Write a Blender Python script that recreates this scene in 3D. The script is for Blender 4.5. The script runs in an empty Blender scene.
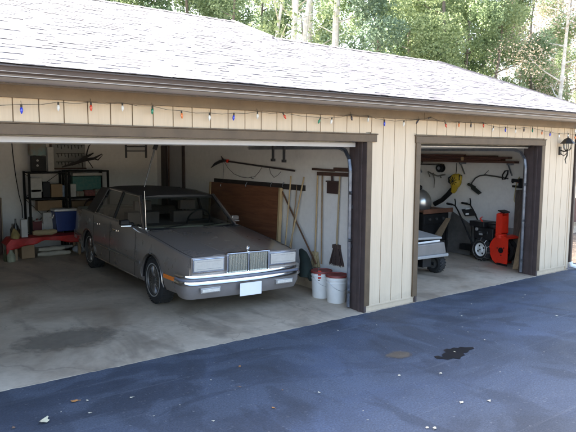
import bpy, bmesh, math, random
from mathutils import Vector, Matrix, Euler, noise as mnoise
R = math.radians
random.seed(7)
scene = bpy.context.scene
COL = scene.collection

# ------------------------------------------------------------------ camera
CAM = Vector((0.968, -5.251, 1.997)); YAW, PIT, ROL = R(36.45), R(-6.13), R(0.32); FPX = 588.46
fw = Vector((math.sin(YAW)*math.cos(PIT), math.cos(YAW)*math.cos(PIT), math.sin(PIT)))
rt = Vector((math.cos(YAW), -math.sin(YAW), 0)); up = rt.cross(fw)
rt, up = math.cos(ROL)*rt + math.sin(ROL)*up, -math.sin(ROL)*rt + math.cos(ROL)*up
cam = bpy.data.objects.new('camera', bpy.data.cameras.new('camera')); COL.objects.link(cam)
cam.matrix_world = Matrix(((rt.x, up.x, -fw.x, CAM.x), (rt.y, up.y, -fw.y, CAM.y), (rt.z, up.z, -fw.z, CAM.z), (0, 0, 0, 1)))
cam.data.sensor_width = 36; cam.data.lens = FPX/576*36; cam.data.clip_start = .05; cam.data.clip_end = 2000
scene.camera = cam

# ------------------------------------------------------------------ light
SUN_ELEV, SUN_AZ = R(41), R(-14)          # azimuth from +Y towards +X : the sun stands behind the garage, a little to the left
SKY_STRENGTH, SUN_STRENGTH, EXPOSURE = 0.15, 4.6, 2.8
world = bpy.data.worlds.new('World'); scene.world = world; world.use_nodes = True
wn = world.node_tree; bg = wn.nodes['Background']
sky = wn.nodes.new('ShaderNodeTexSky'); sky.sky_type = 'NISHITA'; sky.sun_disc = False
sky.sun_elevation = SUN_ELEV; sky.sun_rotation = SUN_AZ; sky.dust_density = 4.0; sky.ozone_density = 0.4
wn.links.new(sky.outputs[0], bg.inputs[0]); bg.inputs[1].default_value = SKY_STRENGTH
sun = bpy.data.objects.new('sun', bpy.data.lights.new('sun', 'SUN')); COL.objects.link(sun)
sun.data.energy = SUN_STRENGTH; sun.data.angle = R(.5); sun.data.color = (1, .92, .80)
sdir = Vector((math.sin(SUN_AZ)*math.cos(SUN_ELEV), math.cos(SUN_AZ)*math.cos(SUN_ELEV), math.sin(SUN_ELEV)))
sun.rotation_euler = sdir.to_track_quat('Z', 'Y').to_euler(); sun.location = (0, 0, 30)
vs = scene.view_settings; vs.view_transform = 'Standard'; vs.look = 'None'; vs.gamma = 1; vs.use_curve_mapping = False
vs.exposure = EXPOSURE
scene.render.engine = 'CYCLES'; cy = scene.cycles
cy.use_denoising = True; cy.max_bounces = 10; cy.diffuse_bounces = 6; cy.glossy_bounces = 4
cy.transparent_max_bounces = 12; cy.transmission_bounces = 4; cy.sample_clamp_indirect = 8; cy.caustics_reflective = False; cy.caustics_refractive = False

# ------------------------------------------------------------------ helpers
def at(px, py, **k):
    d = fw + rt*((px-288)/FPX) - up*((py-216)/FPX)
    a, v = list(k.items())[0]; i = 'xyz'.index(a)
    return CAM + d*((v-CAM[i])/d[i])

MATS = {}
def mat(name, col, rough=.6, metal=0., var=0., vscale=6., bump=0., bscale=40., col2=None, spec=.5, coat=0., stretch=None, trans=None):
    if name in MATS: return MATS[name]
    m = bpy.data.materials.new(name); m.use_nodes = True; nt = m.node_tree; b = nt.nodes['Principled BSDF']
    b.inputs['Roughness'].default_value = rough; b.inputs['Metallic'].default_value = metal
    b.inputs['Specular IOR Level'].default_value = spec; b.inputs['Coat Weight'].default_value = coat
    b.inputs['Base Color'].default_value = (*col, 1)
    tc = nt.nodes.new('ShaderNodeTexCoord'); vec = tc.outputs['Object']
    if stretch:
        mp = nt.nodes.new('ShaderNodeMapping'); mp.inputs['Scale'].default_value = stretch
        nt.links.new(vec, mp.inputs[0]); vec = mp.outputs[0]
    if var or col2:
        n = nt.nodes.new('ShaderNodeTexNoise'); n.inputs['Scale'].default_value = vscale; n.inputs['Detail'].default_value = 6
        n.inputs['Roughness'].default_value = .65; nt.links.new(vec, n.inputs['Vector'])
        cr = nt.nodes.new('ShaderNodeValToRGB'); cr.color_ramp.elements[0].position = .35; cr.color_ramp.elements[1].position = .68
        c2 = col2 or tuple(min(1, c*(1+var)) for c in col); c1 = col if col2 else tuple(c*(1-var) for c in col)
        cr.color_ramp.elements[0].color = (*c1, 1); cr.color_ramp.elements[1].color = (*c2, 1)
        nt.links.new(n.outputs['Fac'], cr.inputs[0]); nt.links.new(cr.outputs[0], b.inputs['Base Color'])
    if bump:
        n2 = nt.nodes.new('ShaderNodeTexNoise'); n2.inputs['Scale'].default_value = bscale; n2.inputs['Detail'].default_value = 5
        nt.links.new(vec, n2.inputs['Vector'])
        bp = nt.nodes.new('ShaderNodeBump'); bp.inputs['Strength'].default_value = bump; bp.inputs['Distance'].default_value = .01
        nt.links.new(n2.outputs['Fac'], bp.inputs['Height']); nt.links.new(bp.outputs[0], b.inputs['Normal'])
    MATS[name] = m; return m

class MB:
    """collects shapes and links them as one mesh object"""
    def __init__(s): s.v = []; s.f = []; s.m = []; s.mi = 0
    def add(s, vs, fs):
        o = len(s.v); s.v += [Vector(p) for p in vs]; s.f += [tuple(i+o for i in f) for f in fs]; s.m += [s.mi]*len(fs); return s
    def box(s, a, b):
        x0, x1 = sorted((a[0], b[0])); y0, y1 = sorted((a[1], b[1])); z0, z1 = sorted((a[2], b[2]))
        vs = [(x, y, z) for z in (z0, z1) for y in (y0, y1) for x in (x0, x1)]
        return s.add(vs, [(0, 2, 3, 1), (4, 5, 7, 6), (0, 1, 5, 4), (2, 6, 7, 3), (0, 4, 6, 2), (1, 3, 7, 5)])
    def beam(s, a, b, w, h, upv=(0, 0, 1), w2=None, h2=None):
        a, b = Vector(a), Vector(b); d = (b-a).normalized(); u = Vector(upv); r = d.cross(u)
        if r.length < 1e-4: r = d.cross(Vector((1, 0, 0)))
        r.normalize(); u = r.cross(d); vs = []
        for p, ww, hh in ((a, w, h), (b, w2 or w, h2 or h)):
            vs += [p-r*ww/2-u*hh/2, p+r*ww/2-u*hh/2, p+r*ww/2+u*hh/2, p-r*ww/2+u*hh/2]
        return s.add(vs, [(0, 1, 2, 3), (7, 6, 5, 4), (0, 4, 5, 1), (1, 5, 6, 2), (2, 6, 7, 3), (3, 7, 4, 0)])
    def tube(s, pts, r, n=8, closed=False):
        pts = [Vector(p) for p in pts]; rs = r if isinstance(r, (list, tuple)) else [r]*len(pts); N = len(pts); vs = []; prev = None
        for i, p in enumerate(pts):
            if closed: t = pts[(i+1) % N]-pts[i-1]
            else: t = pts[min(i+1, N-1)]-pts[max(i-1, 0)]
            t = t.normalized() if t.length > 1e-9 else Vector((0, 0, 1))
            if prev is None: x = t.orthogonal().normalized()
            else:
                x = prev-t*prev.dot(t); x = x.normalized() if x.length > 1e-6 else t.orthogonal().normalized()
            prev = x; y = t.cross(x)
            for k in range(n):
                a = 2*math.pi*k/n; vs.append(p+(x*math.cos(a)+y*math.sin(a))*rs[i])
        fs = []
        for i in range(N if closed else N-1):
            j = (i+1) % N
            for k in range(n): fs.append((i*n+k, i*n+(k+1) % n, j*n+(k+1) % n, j*n+k))
        if not closed: fs += [tuple(range(n))[::-1], tuple((N-1)*n+k for k in range(n))]
        return s.add(vs, fs)
    def lathe(s, prof, n=24, M=None, cap=True):
        """prof: (radius, z) pairs about local z"""
        M = M or Matrix(); vs = []
        for r, z in prof:
            for k in range(n):
                a = 2*math.pi*k/n; vs.append(M @ Vector((r*math.cos(a), r*math.sin(a), z)))
        fs = []
        for i in range(len(prof)-1):
            for k in range(n): fs.append((i*n+k, i*n+(k+1) % n, (i+1)*n+(k+1) % n, (i+1)*n+k))
        if cap: fs += [tuple(range(n))[::-1], tuple((len(prof)-1)*n+k for k in range(n))]
        return s.add(vs, fs)
    def prism(s, poly, M, depth):
        """poly in local xy, extruded along local z"""
        n = len(poly); vs = [M @ Vector((x, y, 0)) for x, y in poly]+[M @ Vector((x, y, depth)) for x, y in poly]
        return s.add(vs, [tuple(range(n))[::-1], tuple(range(n, 2*n))]+[(i, (i+1) % n, (i+1) % n+n, i+n) for i in range(n)])
    def slab(s, quad, th):
        """a polygon given in 3d, thickened by th along its normal"""
        q = [Vector(p) for p in quad]; nn = (q[1]-q[0]).cross(q[2]-q[0]).normalized()*th; n = len(q)
        return s.add(q+[p+nn for p in q], [tuple(range(n))[::-1], tuple(range(n, 2*n))]+[(i, (i+1) % n, (i+1) % n+n, i+n) for i in range(n)])
    def grid(s, fn, nu, nv):
        vs = [fn(i/nu, j/nv) for j in range(nv+1) for i in range(nu+1)]
        return s.add(vs, [(j*(nu+1)+i, j*(nu+1)+i+1, (j+1)*(nu+1)+i+1, (j+1)*(nu+1)+i) for j in range(nv) for i in range(nu)])
    def ball(s, c, r, n=10, sc=(1, 1, 1)):
        c = Vector(c); m = n//2+1
        prof = [(max(1e-4, math.sin(math.pi*i/m))*r, -math.cos(math.pi*i/m)*r) for i in range(m+1)]
        return s.lathe(prof, n, Matrix.Translation(c) @ Matrix.Diagonal((*sc, 1)))
    def build(s, name, mats, parent=None, smooth=35, bevel=0, loc=None, base=False):
        me = bpy.data.meshes.new(name); vv = s.v
        if parent is not None:
            inv = FR[parent.name].inverted(); vv = [inv @ p for p in vv]; Mx = FR[parent.name]
        else:
            if loc is None and base:
                xs = [p.x for p in vv]; ys = [p.y for p in vv]; loc = Vector(((min(xs)+max(xs))/2, (min(ys)+max(ys))/2, min(p.z for p in vv)))
            loc = Vector(loc or (0, 0, 0)); vv = [p-loc for p in vv]; Mx = Matrix.Translation(loc)
        me.from_pydata([tuple(p) for p in vv], [], s.f); me.update()
        for m in (mats if isinstance(mats, (list, tuple)) else [mats]): me.materials.append(m)
        me.polygons.foreach_set('material_index', s.m)
        bm = bmesh.new(); bm.from_mesh(me); bmesh.ops.recalc_face_normals(bm, faces=bm.faces); bm.to_mesh(me); bm.free()
        if smooth:
            me.shade_smooth(); me.set_sharp_from_angle(angle=R(smooth))
        o = bpy.data.objects.new(name, me); COL.objects.link(o); FR[o.name] = Mx
        if parent is not None: o.parent = parent
        else: o.location = loc
        if bevel:
            b = o.modifiers.new('bevel', 'BEVEL'); b.width = bevel; b.segments = 2; b.limit_method = 'ANGLE'; b.angle_limit = R(40)
        return o
FR = {}
def tag(o, label, cat, group=None):
    o['label'] = label; o['category'] = cat
    if group: o['group'] = group
    return o
def thing(name, label, cat, loc=(0, 0, 0), rot=(0, 0, 0), group=None, local=False):
    """local=True: the parts are modelled in the thing's own frame"""
    o = bpy.data.objects.new(name, None); COL.objects.link(o); o.location = loc; o.rotation_euler = rot; o.empty_display_size = .2
    FR[o.name] = Matrix() if local else Matrix.Translation(Vector(loc)) @ Euler(rot).to_matrix().to_4x4()
    return tag(o, label, cat, group)
def struct(o): o['kind'] = 'structure'; return o
def dup(root, loc=None, rot=None, label=None, scale=None):
    c = root.copy(); COL.objects.link(c)
    if loc is not None: c.location = loc
    if rot is not None: c.rotation_euler = rot
    if label: c['label'] = label
    if scale: c.scale = scale
    for ch in root.children:
        d = ch.copy(); COL.objects.link(d); d.parent = c
        for g in ch.children:
            e = g.copy(); COL.objects.link(e); e.parent = d
    return c
def T(x, y, z): return Matrix.Translation((x, y, z))
def RX(a): return Matrix.Rotation(a, 4, 'X')
def RY(a): return Matrix.Rotation(a, 4, 'Y')
def RZ(a): return Matrix.Rotation(a, 4, 'Z')

# ------------------------------------------------------------------ materials
def node_mat(name, rough=.8):
    m = bpy.data.materials.new(name); m.use_nodes = True; nt = m.node_tree
    b = nt.nodes['Principled BSDF']; b.inputs['Roughness'].default_value = rough; MATS[name] = m
    return m, nt, b
def N(nt, typ, **k):
    n = nt.nodes.new(typ)
    for a, v in k.items():
        if hasattr(n, a): setattr(n, a, v)
        else: n.inputs[a.replace('_', ' ')].default_value = v
    return n
def ramp(nt, fac, stops):
    r = nt.nodes.new('ShaderNodeValToRGB'); e = r.color_ramp.elements
    while len(e) > 1: e.remove(e[-1])
    e[0].position = stops[0][0]; e[0].color = (*stops[0][1], 1)
    for p, c in stops[1:]:
        x = e.new(p); x.color = (*c, 1)
    nt.links.new(fac, r.inputs[0]); return r.outputs[0]
def mixc(nt, fac, a, b, mode='MIX'):
    m = nt.nodes.new('ShaderNodeMix'); m.data_type = 'RGBA'; m.blend_type = mode
    for s, v in ((0, fac), (6, a), (7, b)):
        if isinstance(v, (int, float)): m.inputs[s].default_value = v
        elif isinstance(v, tuple): m.inputs[s].default_value = (*v, 1)
        else: nt.links.new(v, m.inputs[s])
    return m.outputs[2]
def mapped(nt, scale=(1, 1, 1), rot=(0, 0, 0), loc=(0, 0, 0), coord='Object'):
    tc = nt.nodes.new('ShaderNodeTexCoord'); mp = nt.nodes.new('ShaderNodeMapping')
    mp.inputs['Scale'].default_value = scale; mp.inputs['Rotation'].default_value = rot; mp.inputs['Location'].default_value = loc
    nt.links.new(tc.outputs[coord], mp.inputs[0]); return mp.outputs[0]
def noise(nt, vec, scale, detail=6, rough=.6, dist=0):
    n = N(nt, 'ShaderNodeTexNoise'); n.inputs['Scale'].default_value = scale; n.inputs['Detail'].default_value = detail
    n.inputs['Roughness'].default_value = rough; n.inputs['Distortion'].default_value = dist
    nt.links.new(vec, n.inputs['Vector']); return n.outputs['Fac']
def bumpn(nt, b, h, strength, dist=.01):
    bp = nt.nodes.new('ShaderNodeBump'); bp.inputs['Strength'].default_value = strength; bp.inputs['Distance'].default_value = dist
    nt.links.new(h, bp.inputs['Height']); nt.links.new(bp.outputs[0], b.inputs['Normal'])

# driveway: sealed asphalt with soft worn patches and sealer strokes
m, nt, b = node_mat('asphalt', .75)
v1 = mapped(nt)
big = noise(nt, mapped(nt, loc=(3.1, 1.4, 0)), .38, 6, .6, 1.2)
mid = noise(nt, mapped(nt, (.7, 1.3, 1), (0, 0, R(35)), (7, 2, 0)), .9, 5, .5, 2.2)
mid2 = noise(nt, mapped(nt, (1.3, .6, 1), (0, 0, R(15)), (1, 9, 0)), .8, 4, .5, 2.6)
fine = noise(nt, v1, 62, 5, .85)
vor = N(nt, 'ShaderNodeTexVoronoi'); vor.inputs['Scale'].default_value = 70; nt.links.new(v1, vor.inputs['Vector'])
c = ramp(nt, big, [(.34, (.026, .032, .045)), (.50, (.041, .051, .074)), (.66, (.066, .086, .134))])
c = mixc(nt, ramp(nt, mid, [(.50, (0, 0, 0)), (.56, (.45, .45, .45)), (.75, (.55, .55, .55))]), c, (.074, .090, .124))
c = mixc(nt, ramp(nt, mid2, [(.52, (0, 0, 0)), (.58, (.45, .45, .45)), (.8, (.5, .5, .5))]), c, (.025, .031, .045))
c = mixc(nt, 1, c, ramp(nt, fine, [(.34, (.55, .55, .55)), (.66, (1.45, 1.45, 1.45))]), 'MULTIPLY')
c = mixc(nt, ramp(nt, vor.outputs['Color'], [(.88, (0, 0, 0)), (.97, (.6, .6, .6))]), c, (.17, .17, .18))
scr = noise(nt, mapped(nt, (.25, 14, 1), (0, 0, R(40))), 1.2, 3, .5, .4)
c = mixc(nt, ramp(nt, scr, [(.66, (0, 0, 0)), (.70, (.25, .25, .25)), (.72, (0, 0, 0))]), c, (.16, .17, .19))
nt.links.new(c, b.inputs['Base Color']); bumpn(nt, b, fine, .8, .006)
nt.links.new(ramp(nt, mid, [(.3, (.6, .6, .6)), (.7, (.85, .85, .85))]), b.inputs['Roughness'])
# garage concrete
m, nt, b = node_mat('concrete_floor', .6)
v1 = mapped(nt)
n1 = noise(nt, v1, .9, 7, .62, .6); n2 = noise(nt, v1, 9, 6, .7); n3 = noise(nt, mapped(nt, (1, .35, 1), (0, 0, .3)), 2.2, 5, .6, .8)
c = ramp(nt, n1, [(.32, (.27, .21, .15)), (.5, (.42, .345, .26)), (.68, (.52, .44, .34))])
c = mixc(nt, 1, c, ramp(nt, n2, [(.3, (.86, .86, .86)), (.7, (1.1, 1.1, 1.1))]), 'MULTIPLY')
c = mixc(nt, ramp(nt, n3, [(.54, (0, 0, 0)), (.72, (.65, .65, .65))]), c, (.15, .125, .095))
vo = N(nt, 'ShaderNodeTexVoronoi'); vo.feature = 'DISTANCE_TO_EDGE'; vo.inputs['Scale'].default_value = .42
dv = nt.nodes.new('ShaderNodeTexNoise'); dv.inputs['Scale'].default_value = 3; dv.inputs['Detail'].default_value = 6; nt.links.new(v1, dv.inputs['Vector'])
vm = nt.nodes.new('ShaderNodeVectorMath'); vm.operation = 'MULTIPLY_ADD'; vm.inputs[1].default_value = (.5, .5, 0); nt.links.new(dv.outputs['Color'], vm.inputs[0]); nt.links.new(v1, vm.inputs[2]); nt.links.new(vm.outputs[0], vo.inputs['Vector'])
c = mixc(nt, ramp(nt, vo.outputs['Distance'], [(0, (.35, .35, .35)), (.0025, (0, 0, 0))]), c, (.10, .085, .065))
c = mixc(nt, ramp(nt, noise(nt, v1, 40, 3, .6), [(.70, (0, 0, 0)), (.76, (.5, .5, .5))]), c, (.13, .11, .09))
nt.links.new(c, b.inputs['Base Color']); bumpn(nt, b, n2, .25, .004)
nt.links.new(ramp(nt, n1, [(.3, (.35, .35, .35)), (.7, (.65, .65, .65))]), b.inputs['Roughness'])
# ground beyond
m, nt, b = node_mat('dry_ground', .95)
v1 = mapped(nt); n1 = noise(nt, v1, .4, 6, .6); n2 = noise(nt, v1, 30, 5, .7)
c = ramp(nt, n1, [(.35, (.30, .25, .17)), (.6, (.42, .36, .27)), (.75, (.22, .21, .11))])
c = mixc(nt, 1, c, ramp(nt, n2, [(.3, (.6, .6, .6)), (.7, (1.3, 1.3, 1.3))]), 'MULTIPLY')
nt.links.new(c, b.inputs['Base Color']); bumpn(nt, b, n2, .8, .02)
# roof shingles
m, nt, b = node_mat('shingles', .9)
v1 = mapped(nt); n1 = noise(nt, v1, 3.0, 4, .6); n2 = noise(nt, v1, 220, 3, .7)
geo = N(nt, 'ShaderNodeNewGeometry')
c = ramp(nt, geo.outputs['Random Per Island'], [(0, (.075, .072, .086)), (.2, (.12, .116, .134)), (.55, (.20, .19, .205)), (1, (.27, .26, .265))])
c = mixc(nt, 1, c, ramp(nt, n1, [(.3, (.85, .85, .85)), (.7, (1.1, 1.1, 1.1))]), 'MULTIPLY')
c = mixc(nt, 1, c, ramp(nt, n2, [(.3, (.7, .7, .7)), (.7, (1.25, 1.25, 1.25))]), 'MULTIPLY')
nt.links.new(c, b.inputs['Base Color']); bumpn(nt, b, n2, .4, .004)
# painted siding: weathered cream paint with wood grain
m, nt, b = node_mat('cream_siding', .75)
v1 = mapped(nt, (6, 6, .6)); n1 = noise(nt, v1, 3, 6, .65, .6); n2 = noise(nt, mapped(nt, (60, 60, 1.2)), 1.5, 5, .6); n3 = noise(nt, mapped(nt, (1, 1, .5)), 1.8, 5, .6)
c = ramp(nt, n1, [(.3, (.61, .485, .34)), (.7, (.66, .53, .38))])
c = mixc(nt, 1, c, ramp(nt, n2, [(.3, (.96, .96, .96)), (.7, (1.02, 1.02, 1.02))]), 'MULTIPLY')
c = mixc(nt, ramp(nt, n3, [(.62, (0, 0, 0)), (.8, (.25, .25, .25))]), c, (.52, .40, .28))
nt.links.new(c, b.inputs['Base Color']); # rain splash dirt along the foot of the boards (stays where it is whatever the light)
sx_ = N(nt, 'ShaderNodeSeparateXYZ'); nt.links.new(mapped(nt), sx_.inputs[0]); dn = noise(nt, mapped(nt), 9, 6, .7)
ad = nt.nodes.new('ShaderNodeMath'); ad.operation = 'MULTIPLY_ADD'; ad.inputs[1].default_value = .30; nt.links.new(dn, ad.inputs[0]); nt.links.new(sx_.outputs['Z'], ad.inputs[2])
c = mixc(nt, ramp(nt, ad.outputs[0], [(.16, (.45, .45, .45)), (.34, (0, 0, 0))]), c, (.34, .27, .20))
nt.links.new(c, b.inputs['Base Color']); bumpn(nt, b, n2, .35, .003)
# interior wall
m, nt, b = node_mat('interior_wall', .85)
v1 = mapped(nt); n1 = noise(nt, v1, 1.1, 6, .6); n2 = noise(nt, v1, 14, 5, .6)
c = ramp(nt, n1, [(.3, (.76, .75, .73)), (.7, (.82, .81, .79))])
c = mixc(nt, 1, c, ramp(nt, n2, [(.3, (.95, .95, .95)), (.7, (1.03, 1.03, 1.03))]), 'MULTIPLY')
c = mixc(nt, ramp(nt, noise(nt, mapped(nt, (1, 1, .4)), 3.5, 7, .75), [(.60, (0, 0, 0)), (.8, (.35, .35, .35))]), c, (.42, .39, .34))
nt.links.new(c, b.inputs['Base Color']); bumpn(nt, b, n2, .12, .004)
def leafmat(name, a, bcol, tr=.45):
    m = bpy.data.materials.new(name); m.use_nodes = True; nt = m.node_tree; nt.nodes.clear(); MATS[name] = m
    out = nt.nodes.new('ShaderNodeOutputMaterial'); geo = nt.nodes.new('ShaderNodeNewGeometry')
    c = ramp(nt, geo.outputs['Random Per Island'], [(0, a), (.6, bcol), (1, tuple(x*1.25 for x in bcol))])
    d = nt.nodes.new('ShaderNodeBsdfDiffuse'); t = nt.nodes.new('ShaderNodeBsdfTranslucent'); mx = nt.nodes.new('ShaderNodeMixShader'); mx.inputs[0].default_value = tr
    nt.links.new(c, d.inputs[0]); nt.links.new(c, t.inputs[0]); nt.links.new(d.outputs[0], mx.inputs[1]); nt.links.new(t.outputs[0], mx.inputs[2])
    nt.links.new(mx.outputs[0], out.inputs[0]); return m
def glassmat(name, tint, gl=1.0):
    m = bpy.data.materials.new(name); m.use_nodes = True; nt = m.node_tree; nt.nodes.clear(); MATS[name] = m
    out = nt.nodes.new('ShaderNodeOutputMaterial'); t = nt.nodes.new('ShaderNodeBsdfTransparent'); t.inputs[0].default_value = (*tint, 1)
    g = nt.nodes.new('ShaderNodeBsdfGlossy'); g.inputs['Roughness'].default_value = .02; g.inputs[0].default_value = (.9, .9, .9, 1)
    lw = nt.nodes.new('ShaderNodeLayerWeight'); pw = nt.nodes.new('ShaderNodeMath'); pw.operation = 'POWER'; pw.inputs[1].default_value = 4.0
    nt.links.new(lw.outputs['Facing'], pw.inputs[0]); f = nt.nodes.new('ShaderNodeMath'); f.operation = 'MULTIPLY_ADD'; f.inputs[1].default_value = .9; f.inputs[2].default_value = .05; nt.links.new(pw.outputs[0], f.inputs[0]); mx = nt.nodes.new('ShaderNodeMixShader')
    nt.links.new(f.outputs[0], mx.inputs[0]); nt.links.new(t.outputs[0], mx.inputs[1]); nt.links.new(g.outputs[0], mx.inputs[2]); nt.links.new(mx.outputs[0], out.inputs[0]); return m
GLASS = glassmat('car_glass', (.58, .62, .60)); CLEAR = glassmat('clear_glass', (.9, .9, .88))
TRIM = mat('brown_trim_paint', (.105, .068, .036), .6, var=.18, vscale=5, bump=.15, bscale=60)
FASC = mat('tan_frieze_paint', (.20, .145, .09), .65, var=.15, vscale=3, bump=.15, bscale=50)
DARK = mat('dark_brown_paint', (.060, .042, .040), .55, var=.2, vscale=6)
GUT = mat('gutter_metal_paint', (.10, .075, .060), .38, var=.12, vscale=2, spec=.6)
GUT_GLINT = mat('gutter_painted_glint', (.42, .38, .34), .4, var=.1)  # pale tone paints the highlight lines along the gutter
STEEL = mat('galvanised_steel', (.36, .38, .42), .32, 1., var=.2, vscale=12)
BLACK = mat('black_plastic', (.012, .012, .013), .5, var=.3, vscale=9, spec=.25)
RUBBER = mat('rubber', (.018, .018, .018), .85, var=.25, vscale=20, bump=.3, bscale=80)
CHROME = mat('chrome', (.74, .74, .74), .12, 1., var=.06, vscale=6)
WHITE = mat('white_plastic', (.74, .74, .72), .4, var=.06, vscale=5)
PALEWOOD = mat('pale_wood', (.50, .36, .19), .6, var=.22, vscale=4, stretch=(8, 8, 1))
TANWOOD = mat('tan_wood', (.30, .20, .11), .65, var=.25, vscale=4, stretch=(8, 8, 1))
DARKWOOD = mat('dark_reddish_wood', (.085, .045, .032), .6, var=.35, vscale=5, bump=.2)
CARD = mat('cardboard', (.30, .20, .115), .85, var=.12, vscale=4)
RED = mat('red_paint', (.78, .032, .012), .35, var=.12, vscale=5, spec=.5)
MREDL = mat('red_brown_lid', (.20, .035, .030), .5, var=.15)
WDOOR = mat('white_door_paint', (.72, .72, .70), .5, var=.06)

# ------------------------------------------------------------------ the ground
g = MB()
# dry ground with holes is not needed: driveway and slab lie above it
g.add([(-300, -300, -.03), (300, -300, -.03), (300, 400, -.03), (-300, 400, -.03)], [(0, 1, 2, 3)])
struct(g.build('ground', MATS['dry_ground'], smooth=0))
g = MB()
edge = [(-6, .0), (-6, -7.6), (3, -8.2), (14.6, -7.4), (14.0, -5), (13.2, -2.6), (12.4, -1.0), (11.9, -.2), (11.55, .35), (11.1, .5), (10.92, .3), (10.92, 0.0)]
g.prism(edge, T(0, 0, -.028), .028)
struct(g.build('driveway', MATS['asphalt'], smooth=0))
def floor_z(y): return .015*y+.004
g = MB()
for x0, x1, y1 in ((-.5, 6.5, 7.05), (6.5, 10.9, 4.95)):
    fr = [(x0+(x1-x0)*i/140, -.028+(.014*mnoise.noise(Vector((x0+(x1-x0)*i/22., 3.3, 0)))+.016*mnoise.noise(Vector((x0+(x1-x0)*i/3.1, 9.3, 0))))*(0 if i in (0, 140) else 1)) for i in range(141)]
    n = len(fr)
    vs = [(x, y, floor_z(y)) for x, y in fr]+[(x, y1, floor_z(y1)) for x, y in fr]+[(x, y, -.025) for x, y in fr]+[(x, y1, -.025) for x, y in fr]
    fs = [(i, i+1, n+i+1, n+i) for i in range(n-1)]+[(i, 2*n+i, 2*n+i+1, i+1) for i in range(n-1)]
    g.add(vs, fs)
struct(g.build('garage_floor', MATS['concrete_floor'], smooth=0))
# worn white edge line where slab meets asphalt is bare concrete; oily patch under the car's parking place
def softstain(name, cola, colb, rx, ry, rough):
    m = bpy.data.materials.new(name); m.use_nodes = True; nt = m.node_tree; b = nt.nodes['Principled BSDF']; b.inputs['Roughness'].default_value = rough; MATS[name] = m
    v = mapped(nt); nz = noise(nt, v, 7, 6, .65); nt.links.new(ramp(nt, nz, [(.3, cola), (.7, colb)]), b.inputs['Base Color'])
    g = nt.nodes.new('ShaderNodeTexGradient'); g.gradient_type = 'SPHERICAL'; nt.links.new(mapped(nt, (1/rx, 1/ry, 1)), g.inputs[0])
    a = nt.nodes.new('ShaderNodeMath'); a.operation = 'MULTIPLY_ADD'; nt.links.new(nz, a.inputs[0]); a.inputs[1].default_value = 1.1; nt.links.new(g.outputs['Fac'], a.inputs[2])
    nt.links.new(ramp(nt, a.outputs[0], [(.62, (0, 0, 0)), (1.0, (.62, .62, .62))]), b.inputs['Alpha']); return m
def blot(c, rx, ry, seed, z, amp=.35, n=40, slope=0., jag=1.6):
    pts = []
    for i in range(n):
        a = 2*math.pi*i/n; k = 1+amp*mnoise.noise(Vector((math.cos(a)*jag, math.sin(a)*jag, seed)))*2
        x, y = c[0]+rx*k*math.cos(a), c[1]+ry*k*math.sin(a); pts.append((x, y))
    mb = MB(); mb.add([(x, y, z+slope*y) for x, y in pts], [tuple(range(n))]); return mb
m, nt, b = node_mat('oil_film', .35)
OIL = m; b.inputs['Base Color'].default_value = (.010, .010, .012, 1)
p = at(454, 353.5, z=0)
f_ = MB(); pts = []
for (qx, qy) in ((434, 356.3), (438, 355.6), (443, 357), (442, 354.2), (446, 352), (443.5, 350), (447, 348.5), (450, 349), (454, 347.4), (458, 348), (460, 346.8), (466, 347.2), (473, 347), (474, 348.6), (469, 350), (468, 352), (463, 353), (465, 355), (461, 356.5), (460, 359), (453, 358), (448, 359.5), (442, 358.6), (437, 358.8)):
    w = at(qx, qy, z=.004); pts.append(w)
f_.add(pts, [tuple(range(len(pts)))])
o = f_.build('oil_stain', OIL, smooth=0, loc=(p.x, p.y, .004)); tag(o, 'jagged black oil stain on the driveway', 'stain')
p = at(399, 355, z=0)
o = blot(p, .20, .16, 2.2, .004, .0).build('mud_stain', softstain('mud_brown', (.12, .085, .05), (.20, .15, .10), .17, .12, .9), smooth=0, loc=(p.x, p.y, .004))
tag(o, 'small brown muddy patch on the driveway left of the oil stain', 'stain')
p = at(75, 340, z=0)
p = at(67, 341, z=0)
o = blot(p, .75, .5, 5.1, .0075, .0, slope=.015).build('floor_stain', softstain('floor_oil', (.16, .135, .10), (.25, .21, .165), .66, .42, .5), smooth=0, loc=(p.x, p.y, .008))
tag(o, 'dark old damp stain on the concrete floor in front of the empty bay', 'stain')

# ------------------------------------------------------------------ the garage building
GX0, GXM, GX1 = -.5, 6.5, 10.9       # left end, partition, right end
G = thing('garage', 'cream sided two bay garage with open doors and grey shingle roof', 'garage', (0, 0, 0))
ZS0, ZS1 = .085, 2.60                # siding foot and top
XG0, PI_ = 2.048, .2032              # groove origin and pitch
m, nt, b = node_mat('dark_groove', .8); b.inputs['Base Color'].default_value = (.22, .16, .10, 1)
def siding(name, x0, x1, z0, z1):
    """vertical grooved boards: grooves are real slots"""
    mb = MB(); k = math.ceil((x0-XG0)/PI_); xs = [x0]
    while XG0+k*PI_ < x1: 
        if XG0+k*PI_ > x0+.02: xs.append(XG0+k*PI_)
        k += 1
    xs.append(x1); gw = .005
    for i in range(len(xs)-1):
        a = xs[i]+(gw if i else 0); c = xs[i+1]-(gw if i < len(xs)-2 else 0)
        mb.box((a, 0, z0), (c, .016, z1))
    mb.mi = 1; mb.box((x0, .0105, z0), (x1, .030, z1))
    return mb.build(name, [MATS['cream_siding'], MATS['dark_groove']], G, smooth=0)
DX0, DX1, EX0, EX1 = 1.15, 6.02, 7.0, 9.9     # door openings
ZH = 2.134
siding('wall', GX0, DX0-.091, ZS0, ZS1)
siding('wall', DX0-.091, DX1+.0, ZH+.103, ZS1)
siding('wall', DX1+.0, DX1+.15, ZH+.118, ZS1)
siding('wall', DX1+.091, EX0-.088, ZS0, ZH+.118)
siding('wall', DX1+.15, EX0-.12, ZH+.118, ZS1)
siding('wall', EX0-.12, EX1+.11, ZH+.112, ZS1)
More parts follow.
